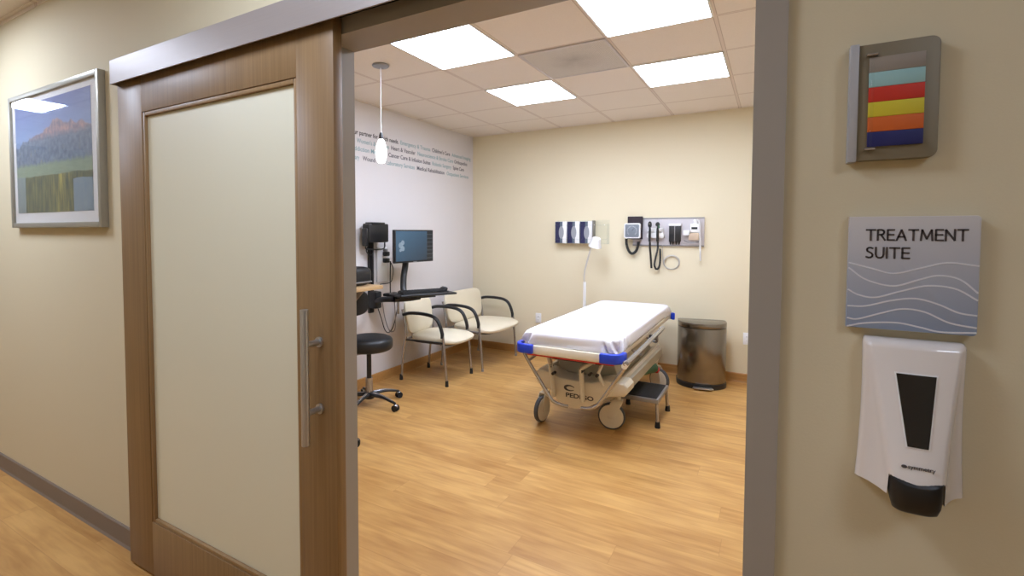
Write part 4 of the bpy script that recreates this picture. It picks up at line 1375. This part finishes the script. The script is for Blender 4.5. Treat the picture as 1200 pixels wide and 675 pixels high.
# ------------------------------------------------------------------ guest chairs
def guest_chair(name, width, label, back_h, cx, cy, rz, foot, seat_f):
    """faces local +x; width between legs along local y"""
    w2 = width / 2
    t = empty(name, (cx, cy, 0), rz)
    tag(t, label, 'chair')
    # seat
    def seatfn(p):
        x, y, z = p
        k = 1 - 0.10 * max(0, -x / 0.27)
        dome = 0.0
        return (x + 0.02 * (1 - (y / (w2)) ** 2) * (1 if x > 0 else 0), y * k, z - (0.018 * (abs(x) / 0.26) ** 2 if x > 0 else 0) * (1 if z > 0 else 0.3))
    MB().cushion((seat_f - 0.27, 0, 0.424), 0.27, w2 - 0.012, 0.047, 0.42, 0.6, fn=seatfn, nu=56).build('seat', M['cream_vinyl'], t)
    tag(MB().cushion((seat_f - 0.275, 0, 0.386), 0.235, w2 - 0.035, 0.012, 0.35, 0.5, nu=48).build('seat_pan', M['black'], t), 'black seat shell')
    # backrest
    def backfn(p):
        x, y, z = p                         # x thickness, y width, z height
        k = 1.0 + 0.0 * z - 0.13 * max(0, -z / (back_h / 2)) ** 1.5
        return (x - 0.02 * (1 - (y / w2) ** 2), y * k, z)
    RB = Matrix.Rotation(math.radians(-9), 4, 'Y')
    bz = 0.445 + back_h / 2
    RS = Matrix(((0, 0, 1, 0), (0, 1, 0, 0), (-1, 0, 0, 0), (0, 0, 0, 1)))
    def back2(p):
        # cushion is built lying down: its x is height, z is thickness
        x, y, z = p
        return RS @ Vector((x, y, z))
    mb = MB()
    tb = MB()
    tb.cushion((0, 0, 0), back_h / 2, w2 - 0.012, 0.026, 0.36, 0.55, nu=56, fn=lambda p: backfn(RS @ Vector(p)), mat=None)
    bmesh.ops.transform(tb.bm, matrix=Matrix.Translation((-0.215, 0, bz)) @ RB, verts=tb.bm.verts)
    tb.build('backrest', M['cream_vinyl'], t)
    # four legs; arms continue from the front legs to the back posts
    for s in (-1, 1):
        y = s * w2
        lf = MB().tube([(0.255, y, 0.02), (0.232, y, 0.30), (0.215, y, 0.470), (0.205, y, 0.520)], 0.0115, 12).build('leg', M['chrome'], t)
        rr2 = MB().tube([(-0.262, y, 0.02), (-0.236, y, 0.30), (-0.205, y, 0.450), (-0.228, y, 0.62), (-0.248, y, 0.70)], 0.0115, 12, 5).build('leg', M['chrome'], t)
        if foot:
            for lg2, fx in ((lf, 0.256), (rr2, -0.264)):
                MB().lathe([(0, 0), (0.017, 0), (0.017, 0.006), (0.0145, 0.055), (0, 0.056)], c=(fx, y, 0)).build('rubber_foot', M['rubber'], lg2)
        else:
            for lg2, fx in ((lf, 0.256), (rr2, -0.264)):
                MB().lathe([(0, 0), (0.014, 0), (0.014, 0.004), (0.0125, 0.03), (0, 0.031)], c=(fx, y, 0)).build('glide', M['grey_metal'], lg2)
        MB().tube([(-0.236, y, 0.648), (-0.16, y, 0.668), (-0.04, y, 0.672), (0.08, y, 0.660), (0.145, y, 0.628), (0.182, y, 0.570), (0.205, y, 0.500), (0.208, y, 0.455)], 0.0195, 12, 6, flat=0.85).build('armrest', M['black'], t)
        MB().tube([(0.222, y, 0.405), (-0.215, y, 0.405)], 0.010, 10).build('seat_rail', M['grey_metal'] if not foot else M['black'], t)
    MB().tube([(-0.215, -w2, 0.405), (-0.215, w2, 0.405)], 0.010, 10).tube([(0.19, -w2, 0.392), (0.19, w2, 0.392)], 0.010, 10).build('cross_bar', M['grey_metal'], t)
    return t
guest_chair('armchair', 0.50, 'cream guest chair with black arms and rubber feet, under the keyboard tray', 0.34, -2.908, 4.092, math.radians(4), True, 0.330)
guest_chair('wide_armchair', 0.785, 'extra wide cream guest chair with black arms in the room corner', 0.35, -2.860, 4.868, math.radians(0), False, 0.345)

# ------------------------------------------------------------------ rolling stools
def rolling_stool(x, y, a0, label, backdir):
    t = empty('rolling_stool', (x, y, 0))
    tag(t, label, 'stool', 'black rolling stools')
    MB().cushion((0, 0, 0.524), 0.200, 0.200, 0.064, 1.0, 0.5, nu=44).build('seat', M['black_soft'], t)
    MB().lathe([(0, 0.06), (0.030, 0.06), (0.030, 0.235), (0.0, 0.235)], seg=20).build('lower_column', M['chrome'], t)
    MB().lathe([(0, 0.23), (0.020, 0.23), (0.020, 0.452), (0.026, 0.455), (0.06, 0.465), (0, 0.466)], seg=20).build('gas_lift', M['black'], t)
    MB().tube([(0.0, 0.0, 0.445), (-0.06, -0.06, 0.435), (-0.12, -0.09, 0.425)], 0.006, 8, 4).build('height_lever', M['grey_metal'], t)
    bx, by = math.cos(backdir), math.sin(backdir)
    MB().tube([(bx * 0.10, by * 0.10, 0.455), (bx * 0.24, by * 0.24, 0.47), (bx * 0.28, by * 0.28, 0.56), (bx * 0.265, by * 0.265, 0.80)], 0.011, 10, 6).build('back_post', M['black'], t)
    RS = Matrix(((0, 0, 1, 0), (0, 1, 0, 0), (-1, 0, 0, 0), (0, 0, 0, 1)))
    tb = MB()
    tb.cushion((0, 0, 0), 0.11, 0.17, 0.028, 0.6, 0.6, nu=44)
    bmesh.ops.transform(tb.bm, matrix=Matrix.Translation((bx * 0.235, by * 0.235, 0.835)) @ Matrix.Rotation(backdir, 4, 'Z') @ RS, verts=tb.bm.verts)
    tb.build('backrest', M['black_soft'], t)
    hub = MB().lathe([(0, 0.055), (0.042, 0.06), (0.045, 0.085), (0.036, 0.115), (0, 0.118)], seg=24)
    hub.build('hub', M['black'], t)
    for k in range(5):
        a = a0 + 2 * PI * k / 5
        c, s = math.cos(a), math.sin(a)
        lg3 = MB().tube([(c * 0.03, s * 0.03, 0.095), (c * 0.15, s * 0.15, 0.092), (c * 0.255, s * 0.255, 0.070), (c * 0.285, s * 0.285, 0.062)], [0.023, 0.018, 0.013, 0.012], 12, 5, flat=0.75).build('leg', M['black'], t)
        MB().tube([(c * 0.045, s * 0.045, 0.111), (c * 0.15, s * 0.15, 0.1045), (c * 0.255, s * 0.255, 0.079)], [0.010, 0.009, 0.006], 8, 5, flat=0.5).build('chrome_strip', M['chrome'], lg3)
        w = MB()
        px_, py_ = -s, c
        for q in (-1, 1):
            w.cyl((c * 0.288 + px_ * 0.006 * q, s * 0.288 + py_ * 0.006 * q, 0.026), (c * 0.288 + px_ * 0.022 * q, s * 0.288 + py_ * 0.022 * q, 0.026), 0.026, 20)
        w.build('caster_wheel', M['rubber'], lg3)
        MB().cushion((c * 0.288, s * 0.288, 0.036), 0.022, 0.022, 0.024, 1.0, 1.0, nu=16, nv=8).build('caster_hood', M['chrome'], lg3)
    return t
rolling_stool(-2.920, 3.120, math.radians(71), 'black rolling stool with round seat below the wood desk', math.radians(170))
rolling_stool(-2.640, 2.270, math.radians(42), 'second black rolling stool, only a caster showing past the door frame', math.radians(200))

# ------------------------------------------------------------------ desk on the left wall
dk = empty('wall_desk', (XL, 2.60, 1.0))
tag(dk, 'light wood wall desk edge just inside the doorway above the stool', 'desk')
MB().box(0.001, 0.400, -0.80, 0.690, -0.032, 0.0, 0.002).build('desktop', M['desk_wood'], dk)
for y in (-0.5, 0.56):
    MB().prism([(0.001, -0.033), (0.30, -0.033), (0.285, -0.060), (0.035, -0.30), (0.001, -0.30)], 'y', y - 0.012, y + 0.012, 0.001).build('bracket', M['alu'], dk)
pn = empty('office_machine', (XL + 0.20, 3.12, 1.0))
tag(pn, 'rounded black machine standing on the light wood desk', 'office machine')
MB().cushion((0, 0, 0.082), 0.13, 0.13, 0.082, 0.35, 0.5, nu=40).build('body', M['black'], pn)
MB().box(-0.125, 0.1315, -0.110, 0.110, 0.028, 0.040, 0.003).build('paper_slot', M['grey_metal'], pn)

# ------------------------------------------------------------------ wall mounted workstation
wk = empty('computer_wall_mount', (XL, 3.62, 0))
tag(wk, 'black wall-mounted computer arm and track with a keyboard tray', 'computer mount')
tag(MB().box(0.001, 0.030, -0.095, -0.040, 0.690, 1.400, 0.003).box(0.03, 0.045, -0.080, -0.055, 0.70, 1.39, 0.002).build('wall_track', M['black'], wk), 'long black vertical track')
MB().box(0.030, 0.120, -0.11, -0.03, 0.74, 0.90, 0.012).build('arm_clamp', M['black'], wk)
MB().tube([(0.075, -0.07, 0.80), (0.20, -0.12, 0.835), (0.33, -0.10, 0.845)], 0.026, 14, 5).build('arm', M['black'], wk)
MB().tube([(0.33, -0.10, 0.848), (0.40, 0.02, 0.848), (0.45, 0.12, 0.855)], 0.030, 14, 5).build('arm', M['black'], wk)
# tray: corners relative to mount
cA, cB = Vector((-2.855, 3.44)), Vector((-2.575, 3.94))
dv = (cB - cA).normalized()
nv_ = Vector((-dv.y, dv.x))
def loc2(p, z=0):
    return (p.x - XL, p.y - 3.62, z)
tray_ang = math.atan2(dv.y, dv.x)
tray_c = (cA + cB) / 2 + nv_ * 0.125
TM = Matrix.Translation((tray_c.x - XL, tray_c.y - 3.62, 0)) @ Matrix.Rotation(tray_ang, 4, 'Z')
MB().box(-0.29, 0.29, -0.125, 0.125, 0.872, 0.890, 0.006, 2, TM).box(-0.10, 0.10, -0.06, 0.08, 0.850, 0.873, 0.004, 2, TM).build('keyboard_tray', M['black'], wk)
MB().box(-0.28, 0.20, -0.140, -0.090, 0.874, 0.897, 0.010, 3, TM).build('wrist_rest', M['black_soft'], wk)
# monitor post curving up from the tray
MB().tube([(0.30, 0.08, 0.865), (0.265, 0.11, 0.93), (0.245, 0.14, 1.03), (0.24, 0.17, 1.13), (0.235, 0.19, 1.25)], 0.030, 14, 6, flat=0.7).build('monitor_post', M['black'], wk)
MB().tube([(0.155, 0.05, 0.86), (0.150, 0.055, 1.0), (0.150, 0.06, 1.18)], 0.006, 8).build('scanner_rod', M['black'], wk)
tag(MB().tube([(0.14, 0.02, 0.86), (0.24, 0.02, 0.885), (0.30, -0.02, 0.875), (0.315, -0.03, 0.82), (0.315, -0.03, 0.70)], 0.011, 10, 6).build('wire_guide', M['chrome'], wk), 'silver bent tube')
MB().box(0.10, 0.22, 0.00, 0.16, 0.845, 0.875, 0.012).build('hinge_block', M['black'], wk)

pcu = empty('computer', (XL, 3.565, 1.42))
tag(pcu, 'black computer box in a bracket at the top of the wall track', 'computer')
MB().box(0.046, 0.130, -0.155, 0.120, -0.060, 0.115, 0.014, 3).build('case', M['black'], pcu)
MB().box(0.040, 0.136, -0.110, 0.060, 0.105, 0.128, 0.006).build('top_handle', M['black'], pcu)
MB().tube([(0.08, -0.135, -0.06), (0.08, -0.140, -0.115), (0.08, -0.03, -0.125), (0.08, 0.10, -0.120), (0.08, 0.115, -0.06)], 0.007, 8, 5).build('holder_strap', M['black'], pcu)
MB().box(0.06, 0.12, -0.175, -0.150, -0.09, 0.07, 0.008).build('side_clamp', M['black'], pcu)

mo = empty('computer_monitor', (-2.975, 3.811, 1.3235), math.radians(-5.4))
tag(mo, 'flat computer monitor with blue screen on the wall arm', 'computer monitor')
MB().box(-0.028, 0.008, -0.264, 0.264, -0.155, 0.155, 0.006).box(-0.052, -0.026, -0.12, 0.12, -0.09, 0.09, 0.01).build('casing', M['black'], mo)
MB().box(0.0082, 0.0095, -0.252, 0.252, -0.138, 0.143).build('screen', M['screen'], mo)
MB().box(0.0085, 0.0105, -0.025, 0.025, -0.1515, -0.1455).build('brand_strip', M['grey_metal'], mo)

kb = empty('keyboard', (tray_c.x, tray_c.y, 0.8905), tray_ang)
tag(kb, 'black keyboard lying on the wall-mounted tray', 'keyboard')
MB().prism([(-0.080, 0.0), (0.075, 0.0), (0.078, 0.020), (-0.078, 0.010)], 'x', -0.225, 0.225, 0.002).build('case', M['black'], kb)
b = MB()
for r in range(5):
    for c in range(15):
        y = -0.06 + r * 0.029
        x = -0.205 + c * 0.0290
        z = 0.012 + r * 0.0020
        b.box(x - 0.0115, x + 0.0115, y - 0.0115, y + 0.0115, z, z + 0.007, 0.002, 1)
b.build('keys', M['rubber'], kb)
ms = empty('computer_mouse', (tray_c.x + dv.x * 0.235 + nv_.x * 0.07, tray_c.y + dv.y * 0.235 + nv_.y * 0.07, 0.8905), tray_ang)
ms.location.x = tray_c.x + dv.x * 0.255 + nv_.x * 0.085
ms.location.y = tray_c.y + dv.y * 0.255 + nv_.y * 0.085
tag(ms, 'black computer mouse beside the keyboard on the tray', 'computer mouse')
MB().cushion((0, 0, 0.017), 0.030, 0.052, 0.019, 0.8, 0.8).build('body', M['black'], ms)
MB().cyl((-0.004, 0.025, 0.035), (0.004, 0.025, 0.035), 0.005, 12).build('scroll_wheel', M['grey_metal'], ms)

# white raceway plate with plugs
op = empty('power_plate', (XL, 3.712, 1.14))
tag(op, 'white vertical power plate with black plugs beside the track', 'power outlet plate')
MB().box(0.001, 0.022, -0.072, 0.068, -0.165, 0.170, 0.004).build('cover_plate', M['white_plastic'], op)
for z in (0.105, 0.040):
    MB().box(0.022, 0.065, 0.0, 0.062, z - 0.022, z + 0.022, 0.008).build('plug', M['black'], op)
MB().box(0.022, 0.055, 0.005, 0.045, 0.128, 0.155, 0.006).build('adapter', M['grey_metal'], op)
cbl = [
    ([(XL + 0.072, 3.77, 1.17), (XL + 0.075, 3.805, 1.10), (XL + 0.06, 3.815, 1.02), (XL + 0.05, 3.79, 0.962), (XL + 0.04, 3.66, 0.955)], 'black cable looping from the plugs down to the track', 'black'),
    ([(XL + 0.03, 3.60, 0.80), (XL + 0.03, 3.68, 0.62), (XL + 0.02, 3.74, 0.50), (XL + 0.02, 3.80, 0.46), (XL + 0.03, 3.86, 0.52), (XL + 0.05, 3.90, 0.70), (XL + 0.10, 3.86, 0.845)], 'dark cable hanging in a long loop low on the lilac wall', 'black'),
    ([(XL + 0.26, 3.60, 0.84), (XL + 0.24, 3.64, 0.66), (XL + 0.18, 3.70, 0.52), (XL + 0.10, 3.72, 0.50), (XL + 0.06, 3.70, 0.62), (XL + 0.06, 3.66, 0.80)], 'pale grey cable hanging beside the keyboard arm', 'grey_metal'),
    ([(XL + 0.07, 3.47, 1.34), (XL + 0.05, 3.46, 1.28), (XL + 0.05, 3.52, 1.24), (XL + 0.05, 3.56, 1.30)], 'short black cable curled under the computer box', 'black'),
]
for pts, lab, mm in cbl:
    tag(MB().tube(pts, 0.0045, 8, 8).build('cable', M[mm]), lab, 'cable')
